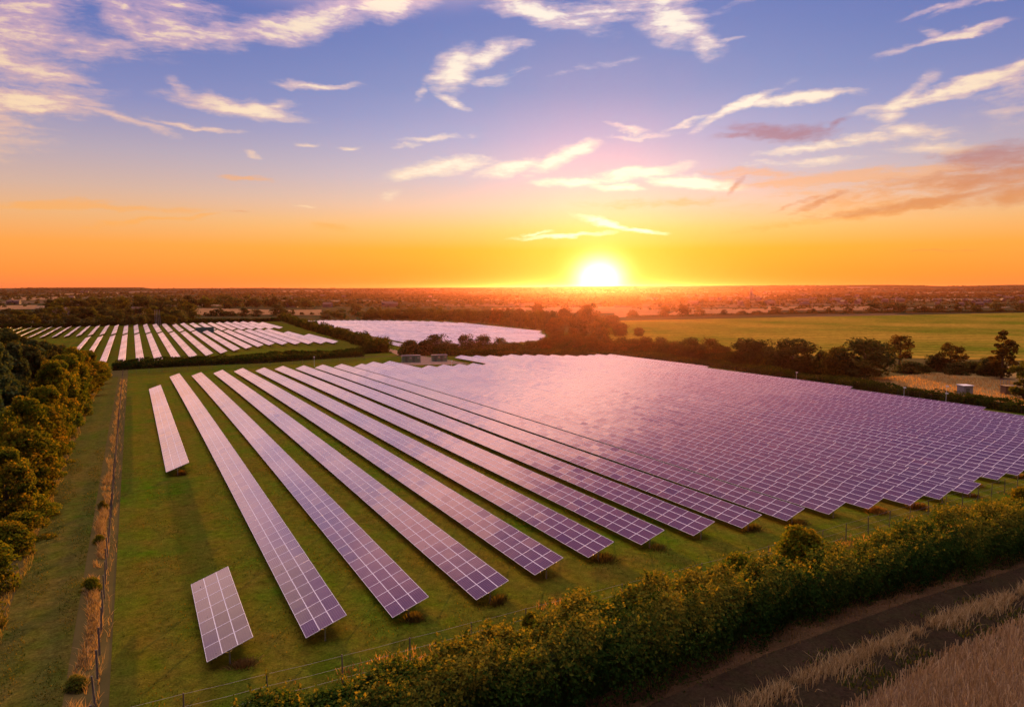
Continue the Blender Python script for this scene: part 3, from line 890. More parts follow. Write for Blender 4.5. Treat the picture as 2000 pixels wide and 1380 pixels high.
for i, (px, by, ty, w, k) in enumerate([(1236, 619, 606, 26, 'bush'), (1298, 618.5, 597, 24, 'broad'), (1334, 618, 593, 26, 'broad'), (1366, 617, 603, 22, 'broad'), (1415, 614.5, 605, 16, 'broad'), (1450, 613.5, 606, 20, 'bush'), (1478, 613, 606, 22, 'bush'),
                                        (1512, 612.8, 600, 24, 'broad'), (1548, 612, 603, 18, 'bush'), (1585, 611.5, 602, 18, 'bush'), (1620, 611, 601, 20, 'bush'), (1656, 610.5, 600, 20, 'broad'), (1704, 610, 592.5, 30, 'broad'), (1738, 610, 595, 34, 'broad'), (1759, 610, 592.5, 24, 'broad'),
                                        (1800, 609.5, 598, 32, 'bush'), (1833, 609.5, 595.5, 22, 'broad'), (1871, 609, 595, 18, 'broad'), (1908, 609, 597, 20, 'broad'), (1946, 609, 591.5, 22, 'broad'), (1996, 608.5, 594, 24, 'broad')]):
    px_tree(FART, k, px, by, ty, w, ('dark bush' if k == 'bush' else 'dark tree') + ' on the skyline of the green field, %s from the left' % ordinal(i + 1), GT, DARK if i > 3 else RED)

GB = 'trees of the belt behind the middle array'
nb = 0
for row in (0, 1):
    xs = np.arange(722 + row * 6, 1085, 12.0)
    for px in xs:
        u = (px - 720) / 360
        by = np.interp(px, [720, 840, 1000, 1085], [624.5, 625.5, 637, 651]) - row * 4
        ty = np.interp(px, [720, 840, 1000, 1085], [604, 603, 605, 610]) + random.uniform(-2.5, 2.5) + (1 - row) * 2
        nb += 1
        px_tree(FART, 'broad', px, by, ty, random.uniform(16, 22), 'dark tree in the dense belt behind the middle array, one of many alike', GB, random.choice([PLAIN, PLAIN, (1.1, 1.1, .8, 1), RED if px > 950 else PLAIN]))
for px, by, ty, w, k in [(640, 623, 606, 30, 'broad'), (667, 624, 604, 32, 'broad'), (694, 618, 594, 26, 'broad'), (710, 624, 608, 24, 'broad')]:
    px_tree(FART, k, px, by, ty, w, {640: 'rounded tree at the left end of the tree belt', 667: 'two-topped tree beside the belt end', 694: 'dark tree standing above the belt at its left end', 710: 'low tree where the belt begins'}[px], GB, PLAIN)
GF = 'trees around the ripe field on the left'
for px, by, ty, w, k, lab in [(376, 629, 601, 26, 'broad', 'dark tree at the left end of the ripe field'), (350, 633, 606, 34, 'broad', 'wide dark tree left of the ripe field'), (412, 617, 607, 26, 'bush', 'left bush of the mound in front of the ripe field'), (430, 617, 604, 34, 'bush', 'tallest bush of the mound before the ripe field'),
                              (452, 617, 608, 24, 'bush', 'right bush of the mound before the ripe field'), (476, 618, 602, 26, 'broad', 'tree left of the middle of the ripe field'), (500, 618, 605, 28, 'broad', 'tree in the middle of the ripe field edge'),
                              (545, 617, 596, 32, 'broad', 'big dark tree right of centre on the ripe field edge'), (557, 618, 605, 22, 'broad', 'olive tree beside the big dark one by the ripe field'), (571, 615, 605, 11, 'broad', 'small round tree standing alone on the ripe field'),
                              (590, 615, 609, 11, 'bush', 'tiny bush on the ripe field, left of another'), (609, 615, 609.5, 10, 'bush', 'tiny bush at the right end of the ripe field')]:
    px_tree(FART, k, px, by, ty, w, lab, GF, random.choice([PLAIN, DARK]))
GX = 'trees of the wooded country on the left'
for y0, y1, x0, x1, st, w in ((637, 615, 4, 345, 21, 28), (624, 602, 10, 345, 22, 30), (611, 588, 100, 375, 21, 28), (602, 580, 120, 620, 21, 27)):
    for px in np.arange(x0, x1, st):
        p = px + random.uniform(-6, 6)
        t = random.choice([PLAIN, PLAIN, DARK, GOLD, (1.1, 1.0, .8, 1)])
        px_tree(FART, 'broad', p, y0 + random.uniform(-2, 2), y1 + random.uniform(-4, 4), w * random.uniform(.75, 1.25),
                'tree with %s crown in the wooded country beyond the far left array' % {DARK: 'very dark', GOLD: 'golden brown', PLAIN: 'dull green'}.get(t, 'olive'), GX, t)
for px, by, ty, w, lab in [(183, 606, 579, 9, 'left of two tall narrow golden trees'), (193, 606, 578, 9, 'right of two tall narrow golden trees'), (337, 604, 577, 9, 'tall narrow dark tree left of the ripe field'), (368, 602, 573, 9, 'tallest narrow tree against the far fields')]:
    px_tree(FART, 'tall', px, by, ty, w, lab, GX, GOLD if px < 200 else PLAIN)

# far woods: nobody could count these
def far_wood(name, areas, label, tint, seed, size=7):
    g = np.random.default_rng(seed); P = []
    for (x0, y0, x1, y1, n, hpx) in areas:
        c0, c1 = at((x0 + x1) / 2, y0), at((x0 + x1) / 2, y1)
        for _ in range(n):
            px = g.uniform(x0, x1); v = g.uniform(0, 1)
            # even spread over the ground rather than over the picture
            d0, d1 = (y0 - 556.0), (y1 - 556.0)
            py = 556 + 1 / ((1 - v) / d0 + v / d1)
            if math.sin(px * .021 + py * .55 + seed) + .8 * math.sin(px * .0083 - py * .9) + .6 * math.sin(px * .07 + py * 1.3) < g.uniform(-1.6, .9): continue
            r, f = at(px, py); s = depth(r, f) / F * hpx
            P.append((r, f, gz(r, f), s))
    P = np.array(P); k = 9
    d = g.normal(0, 1, (len(P), k, 3)); d[..., 2] = np.abs(d[..., 2]) * .9
    d /= np.linalg.norm(d, axis=2)[..., None]
    sz = P[:, 3][:, None, None] * g.uniform(.7, 1.3, (len(P), 1, 1))
    C = P[:, None, :3] + d * sz * np.array([.8, .8, .75])
    C = C.reshape(-1, 3); N = d.reshape(-1, 3)
    V, Fq, t = leaf_quads(C, N, 1.0, 1.3, None, .4)
    V = V.reshape(-1, 4, 3); cc = V.mean(1, keepdims=True); V = cc + (V - cc) * np.repeat(sz.reshape(-1), k)[:, None, None] * .85
    o = link(name, mesh_np(name, V.reshape(-1, 3), Fq, [M['leaf_dark']], None, t)); o.color = tint
    tag(o, label, 'wood', None, 'stuff')


far_wood('far_woodland', [(-60, 600, 640, 574, 1500, 4.2), (-60, 576, 700, 566, 900, 2.6), (600, 602, 1250, 575, 2600, 4.0), (700, 577, 1250, 565, 1300, 2.4)],
         'purplish far woods and hedgerows left of the church', DARK, 51)
far_wood('town_woodland', [(1180, 600, 2060, 574, 3600, 3.6), (1180, 577, 2060, 564, 2200, 2.2), (1240, 606, 2060, 598, 300, 4.0)], 'dark garden trees among the far town roofs', (.75, .65, .7, 1), 52)
far_wood('ridge_woodland', [(-60, 566, 2060, 563.2, 900, 1.6), (1500, 559.5, 1815, 558.0, 400, 1.5), (40, 563.8, 290, 562.6, 300, 1.5), (1850, 561, 2060, 558.6, 200, 1.5)], 'dark woods along the horizon ridge', DARK, 53)

# dry grass and weeds --------------------------------------------------
def blades(name, pts, hgt, wid, mat, label, cat, parent=None, lean=.35, kind='stuff', tint=PLAIN, loc=None, seedhead=False):
    """upright grass blades, each a bent tapering strip"""
    n = len(pts)
    h = hgt * rng.uniform(.55, 1.3, n); a = rng.uniform(0, 2 * math.pi, n); ln = rng.normal(0, lean, (n, 2)) * h[:, None]
    z = ground(pts[:, 0], pts[:, 1])
    base = np.stack([pts[:, 0], pts[:, 1], z - .03], 1)
    side = np.stack([np.cos(a), np.sin(a), np.zeros(n)], 1) * (wid / 2)
    mid = base + np.stack([ln[:, 0] * .3, ln[:, 1] * .3, h * .55], 1)
    tip = base + np.stack([ln[:, 0], ln[:, 1], h], 1)
    k1, k2 = (.8, .9) if seedhead else (.75, .15)
    V = np.stack([base - side, base + side, mid + side * k1, mid - side * k1, tip + side * k2, tip - side * k2], 1).reshape(-1, 3)
    i = np.arange(n)[:, None] * 6
    Fq = np.concatenate([i + np.array([0, 1, 2, 3]), i + np.array([3, 2, 4, 5])], 0)
    t = np.repeat(rng.uniform(0, 1, n), 6)
    if loc is not None: V = V - np.array(loc)
    o = link(name, mesh_np(name, V, Fq, [M[mat]], None, t), parent, loc or (0, 0, 0)); o.color = tint
    tag(o, label, cat, None, kind)
    return o


def rnd_strip(n, r0, r1, f0, f1, bias=1.0):
    f = f0 + (f1 - f0) * rng.uniform(0, 1, n) ** bias
    return np.stack([rng.uniform(r0, r1, n) + .25 * np.sin(f * .35), f], 1)


blades('dry_grass', np.concatenate([(lambda q: q[np.sin(q[:, 1] * .6) + np.sin(q[:, 1] * .23 + 1) + np.sin(q[:, 1] * 1.7 + q[:, 0] * 2) > -.9])(np.concatenate([rnd_strip(6000, -4.1, -3.15, 36, 110, 1.2), rnd_strip(2600, -4.1, -3.2, 100, 262)])), rnd_strip(500, -2.8, -2.5, 36, 262, 1.5)]), .58, .05, 'dry',
       'tall straw coloured grass strip along the left fence', 'grass', tint=(.72, .80, .82, 1))
blades('edge_grass', np.concatenate([rnd_strip(1600, -10.0, -9.2, 50, 110), rnd_strip(1200, -10.2, -9.4, 105, 270)]), .42, .05, 'dry', 'thin tan grass along the foot of the wood', 'grass', tint=(.5, .55, .32, 1))


def along(pl, n, w, thr=-2):
    pl = np.array(pl, float); d = np.r_[0, np.cumsum(np.hypot(*np.diff(pl, axis=0).T))]
    s = rng.uniform(0, d[-1], n); o = rng.normal(0, w, n)
    keep = np.sin(s * .9) + np.sin(s * .37 + 1) + .6 * np.sin(s * 2.3) > thr
    return np.stack([np.interp(s, d, pl[:, 0]), np.interp(s, d, pl[:, 1]) + o], 1)[keep]


blades('tuft_grass', np.concatenate([along(off(HF, -4.0), 16000, .40, -1.6), along(off(HF, -5.0), 4500, .5, .0)]), .7, .05, 'wheat', 'broken line of pale grass along the earth track', 'grass', tint=(.85, .84, .80, 1))
blades('margin_grass', along(off(HF, 1.2), 8000, .8), .38, .05, 'weed', 'short reddish grass at the foot of the long hedge', 'grass')
blades('green_weeds', np.concatenate([along(off(HF, -6.3), 8000, .7, .1), along(off(HF, -2.6), 1500, .3, .6)]), .3, .09, 'hedge', 'low green weeds on the bare earth track', 'weeds', tint=(1.3, 1.3, 1.1, 1))
wp = np.stack([rng.uniform(30, 100, 60000), rng.uniform(8, 31, 60000)], 1)
wl = np.interp(wp[:, 0], [p[0] for p in WF], [p[1] for p in WF])
wp = wp[(wp[:, 1] < wl + rng.normal(0, .12, len(wp)))]
pp = np.array([project(a, b, -1)[:2] for a, b in wp])
wp = wp[(pp[:, 0] > 1500) & (pp[:, 0] < 2150) & (pp[:, 1] < 1500)]
blades('wheat', wp, .85, .055, 'wheat', 'ripe standing wheat in the near right corner', 'wheat', lean=.16, seedhead=True)
fp = np.stack([rng.uniform(8, 110, 14000), rng.uniform(39.5, 47, 14000)], 1)
fp = np.concatenate([fp, np.stack([rng.uniform(40, 125, 9000), rng.uniform(44, 58, 9000)], 1)])
fp = fp[np.sin(fp[:, 0] * .5) + np.sin(fp[:, 0] * .17 + fp[:, 1]) + (44 + .09 * (fp[:, 0] - 40).clip(0) - fp[:, 1]) * .5 > .2]
blades('rough_grass', fp, .45, .06, 'dry', 'rough tan grass inside the front fence', 'grass', tint=(.85, .72, .38, 1))
tp = np.stack([rng.uniform(-2, 60, 60000), 40 + 75 * rng.uniform(0, 1, 60000) ** 1.3], 1)
tp = tp[np.sin(tp[:, 0] * .9 + np.sin(tp[:, 1] * .31)) + np.sin(tp[:, 1] * .47 + tp[:, 0] * .21) + rng.normal(0, .6, len(tp)) > .55]
blades('grass_tussocks', tp, .16, .07, 'hedge', 'small uneven tussocks in the mown grass round the near solar rows', 'grass', tint=(1.1, 1.0, .6, 1))
pp2 = np.stack([rng.uniform(-9, -4.7, 14000), 42 + 90 * rng.uniform(0, 1, 14000) ** 1.3], 1)
blades('path_tussocks', pp2[np.sin(pp2[:, 0] * 2.1) + np.sin(pp2[:, 1] * .4 + pp2[:, 0]) > .2], .14, .07, 'hedge', 'short uneven grass on the path beside the wood', 'grass', tint=(1.1, .95, .6, 1))
mp = np.stack([rng.uniform(212, 275, 9000), rng.uniform(92, 168, 9000)], 1)
blades('meadow_grass', mp, .8, .16, 'dry', 'tall dry meadow grass around the grey kiosk', 'grass', tint=(1.05, .9, .7, 1))


def weed_clump(seed):
    g = np.random.default_rng(seed); n = 520
    q = g.normal(0, .55, (n, 2)); h = .95 * g.uniform(.4, 1.1, n) * np.exp(-(q ** 2).sum(1) * .35)
    a = g.uniform(0, 6.28, n); side = np.stack([np.cos(a), np.sin(a), np.zeros(n)], 1) * .022
    b = np.stack([q[:, 0], q[:, 1], np.zeros(n)], 1); t = b + np.stack([q[:, 0] * .35, q[:, 1] * .35, h], 1)
    V = np.stack([b - side, b + side, t + side, t - side], 1).reshape(-1, 3)
    return mesh_np('weed_clump', V, np.arange(4 * n).reshape(n, 4), [M['weed']], None, np.repeat(g.uniform(0, 1, n), 4))


WC = [weed_clump(s) for s in (1, 2, 3)]
ends = [e for i_, e in enumerate([(3.265, 47.7, 'the short lone table')] + [(Y0 + PITCH * (k + 1) + DY[k], XN[k], 'the %s full solar row' % ordinal(k + 1)) for k in range(17)] + [(3.1, 104.5, 'the half-length solar row')]) if i_ % 3 != 1]
for i, (r, f, s) in enumerate(ends):
    q = (r + 2.0 + random.uniform(-.2, .2), f + .1 + random.uniform(-.2, .5))
    o = link('weed_clump', WC[i % 3], None, (q[0], q[1], gz(*q)), random.uniform(0, 6), (random.uniform(.5, 1.1), random.uniform(.4, 1.0), random.uniform(.4, .95)))
    o.color = random.choice([PLAIN, (1.3, 1.3, .8, 1), (.8, 1.2, .7, 1)]) if i < 8 else (1.2, 1.25, .6, 1)
    tag(o, 'clump of brown weeds under the near end of ' + s, 'weeds', 'weed clumps under the row ends')
# shrubs growing by the fences
for r, f, h, w, lab in [(-3.9, 92, 1.0, 1.1, 'small dark shrub beside the left fence, farthest from the camera'), (-3.8, 79, .9, 1.1, 'middle golden shrub beside the left fence'), (-3.9, 66, 1.15, 1.5, 'golden shrub in the left fence grass, near the short table'),
                        (-4.0, 49.5, .9, 1.4, 'shrub in the left fence grass at the picture foot'), (24.2, 42.6, 2.0, 1.7, 'golden sapling by a front fence post, left of a similar one'), (28.2, 42.8, 2.2, 1.9, 'golden sapling by the front fence, right of a similar one'),
                        (33.5, 43.0, 1.9, 2.3, 'bushy golden sapling standing in front of the fence'), (53, 43.6, 3.9, 4.8, 'golden round shrub rising above the long hedge'), (44, 42.2, 3.2, 3.5, 'golden shrub above the hedge, left of the round one'), (96, 46.5, 3.0, 4, 'golden shrub at the right end of the hedge')]:
    put_tree(NEAR, 'broad' if 'sapling' in lab else 'bush', r, f, h, w, lab, 'shrubs along the fences', GOLD if 'golden' in lab else PLAIN)

# ------------------------------------------------------------------ fences
def fence(path, spacing, hgt, label, wires, post_r=.05, name='wire_fence', wr=.006, wm='wire'):
    p = np.array(path, float); d = np.r_[0, np.cumsum(np.hypot(*np.diff(p, axis=0).T))]
    n = max(2, int(d[-1] / spacing) + 1); s = np.linspace(0, d[-1], n)
    R = np.interp(s, d, p[:, 0]); Fq = np.interp(s, d, p[:, 1])
    Z = ground(R, Fq)
    o0 = (R[0], Fq[0], float(Z[0])); root = empty(name, o0); tag(root, label, 'fence')
    pm = MB(); pm.tube((0, 0, -.3), (0, 0, hgt), post_r, post_r * .85, 7); me = pm.mesh('post', [M['wood_post']])
    for a, b, c in zip(R, Fq, Z):
        o = link('post', me, root, (a - o0[0], b - o0[1], float(c) - o0[2]), random.uniform(0, 6))
        o.rotation_euler = (random.gauss(0, .02), random.gauss(0, .02), random.uniform(0, 6))
    for wz in wires:
        b = MB()
        for i in range(n - 1):
            m = (R[i] + R[i + 1]) / 2, (Fq[i] + Fq[i + 1]) / 2, (Z[i] + Z[i + 1]) / 2
            a0 = np.array([R[i], Fq[i], Z[i] + wz]) - o0; a1 = np.array([m[0], m[1], m[2] + wz - .03]) - o0; a2 = np.array([R[i + 1], Fq[i + 1], Z[i + 1] + wz]) - o0
            b.tube(a0, a1, wr, wr, 3); b.tube(a1, a2, wr, wr, 3)
        b.build('wire', M[wm], root)
    return root


fence([(-2.9, 40), (-2.95, 80), (-3.1, 130), (-3.4, 200), (-3.7, 280)], 3.4, 1.9, 'post and wire fence running away along the left grass strip', (.5, 1.0, 1.5), .07, wr=.004, wm='wood_post')
fence([(-2.9, 42.2), (10, 42.4), (22.8, 43.2), (38, 44.3), (50.8, 45.5), (72, 48.5), (93, 51.2), (118, 55)], 4.4, 1.95, 'post and wire fence crossing the foreground behind the long hedge', (.45, 1.15, 1.9), .05)
fence([(201, 60), (202.5, 100), (206, 140), (211, 180), (216, 225), (212, 270), (208, 290)], 3.6, 2.0, 'pale post fence along the right side of the front array', (.6, 1.2, 1.9), .05)
fence([(-3.7, 281), (30, 276), (60, 279), (84, 288)], 4.0, 1.9, 'post fence behind the far ends of the left rows', (.6, 1.2, 1.8), .05)

# ------------------------------------------------------------------ cabins and small structures
def cabin(px, py, size, rz, label, body, door, roof, louvre=True, group=None, name='substation_cabin'):
    r, f = at(px, py); L, W, Hh = size
    root = empty(name, (r, f, gz(r, f)), rz); tag(root, label, 'cabin', group)
    b = MB(); b.box((0, 0, .15), (L + .3, W + .3, .3)); b.build('plinth', M['kiosk'], root)
    b = MB(); b.box((0, 0, .3 + Hh / 2), (L, W, Hh))
    for i in range(-2, 3): b.box((i * L / 5, -W / 2 - .02, .3 + Hh / 2), (.06, .035, Hh * .96))
    b.build('body', body, root)
    b = MB(); b.box((0, 0, .3 + Hh + .09), (L + .3, W + .3, .18)); b.box((0, 0, .3 + Hh + .2), (L * .9, W * .8, .05)); b.build('roof', roof, root)
    for k, x in enumerate((-L * .28, L * .12)):
        d = MB(); d.box((x, -W / 2 - .05, .3 + 1.05), (1.0, .06, 2.1)); o = d.build('door', door, root)
        h = MB(); h.box((x + .38, -W / 2 - .105, 1.35), (.05, .05, .22)); h.build('handle', M['galv'], o)
    if louvre:
        for x in (L * .38, -L * .05):
            d = MB()
            for q in range(5): d.box((x, -W / 2 - .06, 1.7 + q * .16), (L * .13, .05, .11))
            d.build('vent', M['louvre'], root)
        d = MB(); d.box((L / 2 + .03, 0, 1.5), (.05, W * .5, 1.6)); d.build('side_door', door, root)
    return root


cabin(803, 708, (7.2, 2.6, 2.5), math.radians(-12), 'left of two pale green cabins behind the front array', M['cabin_green'], M['cabin_door'], M['cabin_roof'], group='substation cabins')
cabin(858, 706, (6.2, 2.6, 2.4), math.radians(-12), 'right of two pale green cabins behind the front array', M['cabin_green'], M['cabin_door'], M['cabin_roof'], group='substation cabins')
cabin(400, 650, (11, 3.2, 3.2), 0, 'teal cabin standing between blocks of the far left array', M['teal'], M['cabin_door'], M['teal'], False, 'inverter cabins', 'inverter_cabin')
cabin(641, 645, (8, 3.0, 3.2), 0, 'teal cabin at the left corner of the middle array', M['teal'], M['cabin_door'], M['teal'], False, 'inverter cabins', 'inverter_cabin')

r, f = at(1884, 772)
k = empty('utility_kiosk', (r, f, gz(r, f)), math.radians(-22)); tag(k, 'grey box kiosk with pale flat roof in the dry meadow', 'kiosk')
b = MB(); b.box((0, 0, 1.5), (3.0, 3.0, 3.2)); b.build('body', M['kiosk'], k)
b = MB(); b.box((0, 0, 3.2), (3.4, 3.4, .2)); b.build('roof', M['kiosk_roof'], k)
b = MB(); b.box((-.2, -1.52, 1.3), (1.2, .06, 2.2)); dd = b.build('door', M['cabin_door'], k)
b = MB(); b.box((.25, -1.57, 1.3), (.05, .05, .25)); b.build('handle', M['galv'], dd)

r, f = at(1970, 770)
k = empty('timber_shed', (r, f, gz(r, f)), math.radians(-30)); tag(k, 'brown boarded shed with a dark open side near the right edge', 'shed')
b = MB(); b.box((0, 0, 1.3), (3.6, 2.6, 2.7))
for i in range(7): b.box((0, -1.32, .2 + i * .36), (3.62, .04, .05))
b.build('wall', M['shed_wood'], k)
b = MB(); b.box((0, 0, 2.75), (4.1, 3.1, .16)); b.build('roof', M['shed_wood'], k)
b = MB(); b.box((1.82, 0, 1.15), (.05, 1.8, 2.1)); b.build('doorway', M['shed_dark'], k)

r, f = at(1962, 757)
k = empty('metal_rack', (r, f, gz(r, f)), math.radians(-20)); tag(k, 'pale open metal frame standing behind the brown shed', 'frame')
b = MB()
for x in (-1.6, -.5, .5, 1.6): b.box((x, 0, 1.4), (.12, .12, 2.8))
for z in (.9, 1.8, 2.75): b.box((0, 0.13, z), (3.4, .1, .12))
b.build('frame', M['galv'], k)

# post at the right frame edge
r, f = 101.0, 48.6
k = empty('wooden_pole', (r, f, gz(r, f))); tag(k, 'stout pale weathered pole standing in the hedge at the right edge', 'pole')
b = MB(); b.tube((0, 0, -.5), (0.05, 0, 3.9), .2, .17, 9); b.build('shaft', M['galv'], k)
b = MB(); b.tube((.05, 0, 3.9), (.05, 0, 4.0), .18, .10, 9); b.build('cap', M['galv'], k)

# camera masts
CM = None
for px, by, h, lab in [(1555, 747, 3.6, 'slim camera mast with white head, between the great round tree and the array'), (1765, 779, 3.4, 'slim camera mast with white head left of the grey kiosk'), (1847, 790, 5.2, 'taller camera mast with two white heads near the kiosk'),
                       (614, 716, 3.6, 'camera mast behind the far ends of the left rows'), (882, 722, 3.2, 'camera mast beside the right cabin')]:
    r, f = at(px, by)
    k = empty('camera_mast', (r, f, gz(r, f))); tag(k, lab, 'mast', 'camera masts')
    b = MB(); b.tube((0, 0, -.3), (0, 0, h), .07, .05, 7); b.build('pole', M['white'], k)
    for z in ([h] if h < 5 else [h, h - 2.0]):
        b = MB(); b.box((0, -.12, z), (.34, .6, .34)); b.tube((0, -.42, z), (0, -.55, z), .12, .14, 8); b.build('camera_head', M['white'], k)
for i, px in enumerate((303.5, 306.5, 309.5, 313)):
    r, f = at(px, 637)
    b = MB(); b.tube((0, 0, -.3), (0, 0, 13), .16, .1, 6)
    o = b.build('slender_mast', M['galv'], None, (r, f, gz(r, f)))
    tag(o, 'slender pale mast in a cluster of four behind the far left array', 'mast', 'cluster of slender masts')

# ------------------------------------------------------------------ town
def house_mesh(L, W, Hh, rh):
    b = MB(); b.box((0, 0, Hh / 2 - .5), (L, W, Hh + 1), 0)
    x, y = L / 2 + .3, W / 2 + .4
    e0, e1, e2, e3 = (-x, -y, Hh), (x, -y, Hh), (x, y, Hh), (-x, y, Hh); r0, r1 = (-x, 0, Hh + rh), (x, 0, Hh + rh)
    b.face((e0, e1, r1, r0), 1); b.face((e2, e3, r0, r1), 1)
    b.face((e1, e2, r1), 0); b.face((e3, e0, r0), 0); b.face((e3, e2, e1, e0), 1)
    b.box((L * .3, .3, Hh + rh), (.9, .7, 1.8), 1)
    return b.mesh('house', [M['house_wall'], M['house_roof']])


HM = [house_mesh(10, 7, 5, 3), house_mesh(14, 8, 5.2, 3.4), house_mesh(20, 8, 5, 3.2)]
GH = 'houses of the far town'
GH2 = 'farm houses among the far trees on the left'
for i in range(85):
    u = random.random()
    px = random.uniform(1330, 2010); py = random.choice([random.uniform(572, 580), random.uniform(578, 590), random.uniform(586, 597)])
    r, f = at(px, py)
    o = link('house', random.choice(HM), None, (r, f, gz(r, f)), random.uniform(0, 3.14), (random.uniform(.8, 1.15),) * 3)
    tag(o, 'tiny tiled house with pale walls among the garden trees of the far town', 'house', GH)
for px, py in [(860, 573), (840, 581), (765, 599), (757, 597.5), (566, 586.5), (630, 580), (672, 581), (570, 600), (640, 600), (20, 594), (34, 594), (150, 607), (120, 616), (140, 584), (1280, 587), (1268, 586), (150, 594), (357, 601), (170, 571), (160, 571), (268, 614)]:
    r, f = at(px, py)
    o = link('house', random.choice(HM), None, (r, f, gz(r, f)), random.uniform(-.4, .4) - YAW, (1.1,) * 3)
    tag(o, 'small pale farm building between dark trees of the middle distance', 'house', GH2)
r, f = at(1467, 585)
k = empty('church', (r, f, gz(r, f)), .6); tag(k, 'church with a tall pointed spire above the far town', 'church')
hh = top_z(1467, 559.5, r, f) - gz(r, f)
b = MB(); b.box((0, 0, hh * .24), (9, 9, hh * .5)); b.build('tower', M['stone'], k)
b = MB(); b.tube((0, 0, hh * .49), (0, 0, hh), 5.0, .15, 8); b.build('spire', M['stone'], k)
b = MB(); b.box((16, 0, 6), (22, 11, 13)); b.face(((5, -6, 12.5), (27.3, -6, 12.5), (27.3, 0, 18), (5, 0, 18))); b.face(((27.3, 6, 12.5), (5, 6, 12.5), (5, 0, 18), (27.3, 0, 18)))
b.build('nave', M['stone'], k)

# ------------------------------------------------------------------ sky
def az_el(px, py):
    d = ray(px, py); return math.degrees(math.atan2(d[0], d[1])), math.degrees(math.atan2(d[2], math.hypot(d[0], d[1])))


SUN_AZ = math.degrees(YAW) + math.degrees(math.atan(170 / F))
SUN_EL = 5.2
w = bpy.data.worlds.new('World'); SC.world = w; w.use_nodes = True
w.node_tree.nodes.clear(); nt = NT(w.node_tree)
out = nt.new('ShaderNodeOutputWorld')
gen = nt.new('ShaderNodeTexCoord').outputs['Generated']
xyz = nt.new('ShaderNodeSeparateXYZ'); nt.set(xyz.inputs[0], nt.vmath('NORMALIZE', gen))
DEG = 180 / math.pi
el = nt.math('MULTIPLY', nt.math('ARCSINE', xyz.outputs[2]), DEG)
az = nt.math('MULTIPLY', nt.math('ARCTAN2', xyz.outputs[0], xyz.outputs[1]), DEG)
daz = nt.math('SUBTRACT', az, SUN_AZ)
daz = nt.math('WRAP', daz, 180.0, -180.0)


def epos(e): return math.sqrt((min(max(e, -3), 90) + 3) / 93)


ep = nt.math('SQRT', nt.math('DIVIDE', nt.math('ADD', nt.math('MAXIMUM', el, -3.0), 3.0), 93.0))


def rampel(stops): return nt.ramp(ep, [(epos(e), tuple(v * s for v in lin(c))) for e, c, s in stops])


side = rampel([(-3, (150, 90, 70), .5), (-.2, (250, 128, 72), 1), (1.2, (252, 148, 64), 1), (3.2, (253, 164, 76), 1), (5.2, (238, 178, 122), 1), (7, (212, 176, 158), 1), (9.5, (182, 165, 178), 1), (13, (134, 138, 188), 1), (18, (100, 116, 180), 1), (23, (86, 104, 176), 1),
               (28, (165, 120, 180), 1.0), (36, (120, 88, 165), 1.0), (46, (110, 90, 170), 1.0), (54, (205, 175, 205), 1.6), (66, (236, 202, 196), 4.2), (90, (236, 206, 200), 4.9)])  # overhead stops raised out of view as added fill light; same in near
near = rampel([(-3, (200, 110, 40), .6), (-.2, (252, 130, 2), 1), (1.2, (254, 150, 0), 1), (3.0, (255, 176, 16), 1.0), (4.6, (254, 200, 108), 1), (6.4, (246, 206, 176), 1), (8.5, (212, 198, 206), 1), (11.5, (176, 176, 210), 1), (15, (138, 152, 200), 1), (20, (112, 130, 190), 1), (24, (100, 116, 182), 1),
               (28, (250, 165, 165), 1.1), (36, (200, 115, 150), 1.0), (46, (125, 92, 165), 1.0), (54, (210, 175, 205), 1.6), (66, (236, 202, 196), 4.2), (90, (236, 206, 200), 4.9)])
fa = nt.math('EXPONENT', nt.math('MULTIPLY', nt.math('POWER', nt.math('DIVIDE', daz, 24.0), 2.0), -1.0))
sky = nt.mix(fa, side, near)
# the dim eastern half of the sky, behind the camera
back = nt.maprange(nt.math('ABSOLUTE', daz), 70, 150, 1.0, 0.16, 'SMOOTHSTEP')
backm = nt.mix(nt.maprange(el, 35, 75, 0, 1), nt.vmath('SCALE', (1, 1, 1), scale=back), (1, 1, 1))
sky = nt.mix(1.0, sky, backm, 'MULTIPLY')

# cirrus: elongated patches in azimuth and elevation, frayed by stretched noise
cx = nt.new('ShaderNodeCombineXYZ'); nt.set(cx.inputs[0], az); nt.set(cx.inputs[1], el)
P0 = cx.outputs[0]
wn = nt.noise(nt.mapping(P0, scale=(.11, .22, 1)), 1.0, 3, 0.55)
wv = nt.vmath('SCALE', nt.vmath('SUBTRACT', wn.outputs['Color'], (.5, .5, .5)), scale=1.9)
wn2 = nt.noise(nt.mapping(P0, scale=(.6, 1.2, 1)), 1.0, 4, 0.6)
wv2 = nt.vmath('SCALE', nt.vmath('SUBTRACT', wn2.outputs['Color'], (.5, .5, .5)), scale=.8)
P1 = nt.vmath('ADD', nt.vmath('ADD', P0, wv), wv2)
streak = nt.noise(nt.mapping(nt.vmath('ADD', P0, nt.vmath('SCALE', wv, scale=1.2)), rot=(0, 0, math.radians(-14)), scale=(.13, 1.0, 1)), 1.0, 9, 0.62, 0.25)
puff = nt.noise(nt.mapping(nt.vmath('ADD', P0, wv), scale=(.35, .6, 1)), 1.0, 8, 0.6, 0.3)


sp1 = nt.new('ShaderNodeSeparateXYZ'); nt.set(sp1.inputs[0], P1)


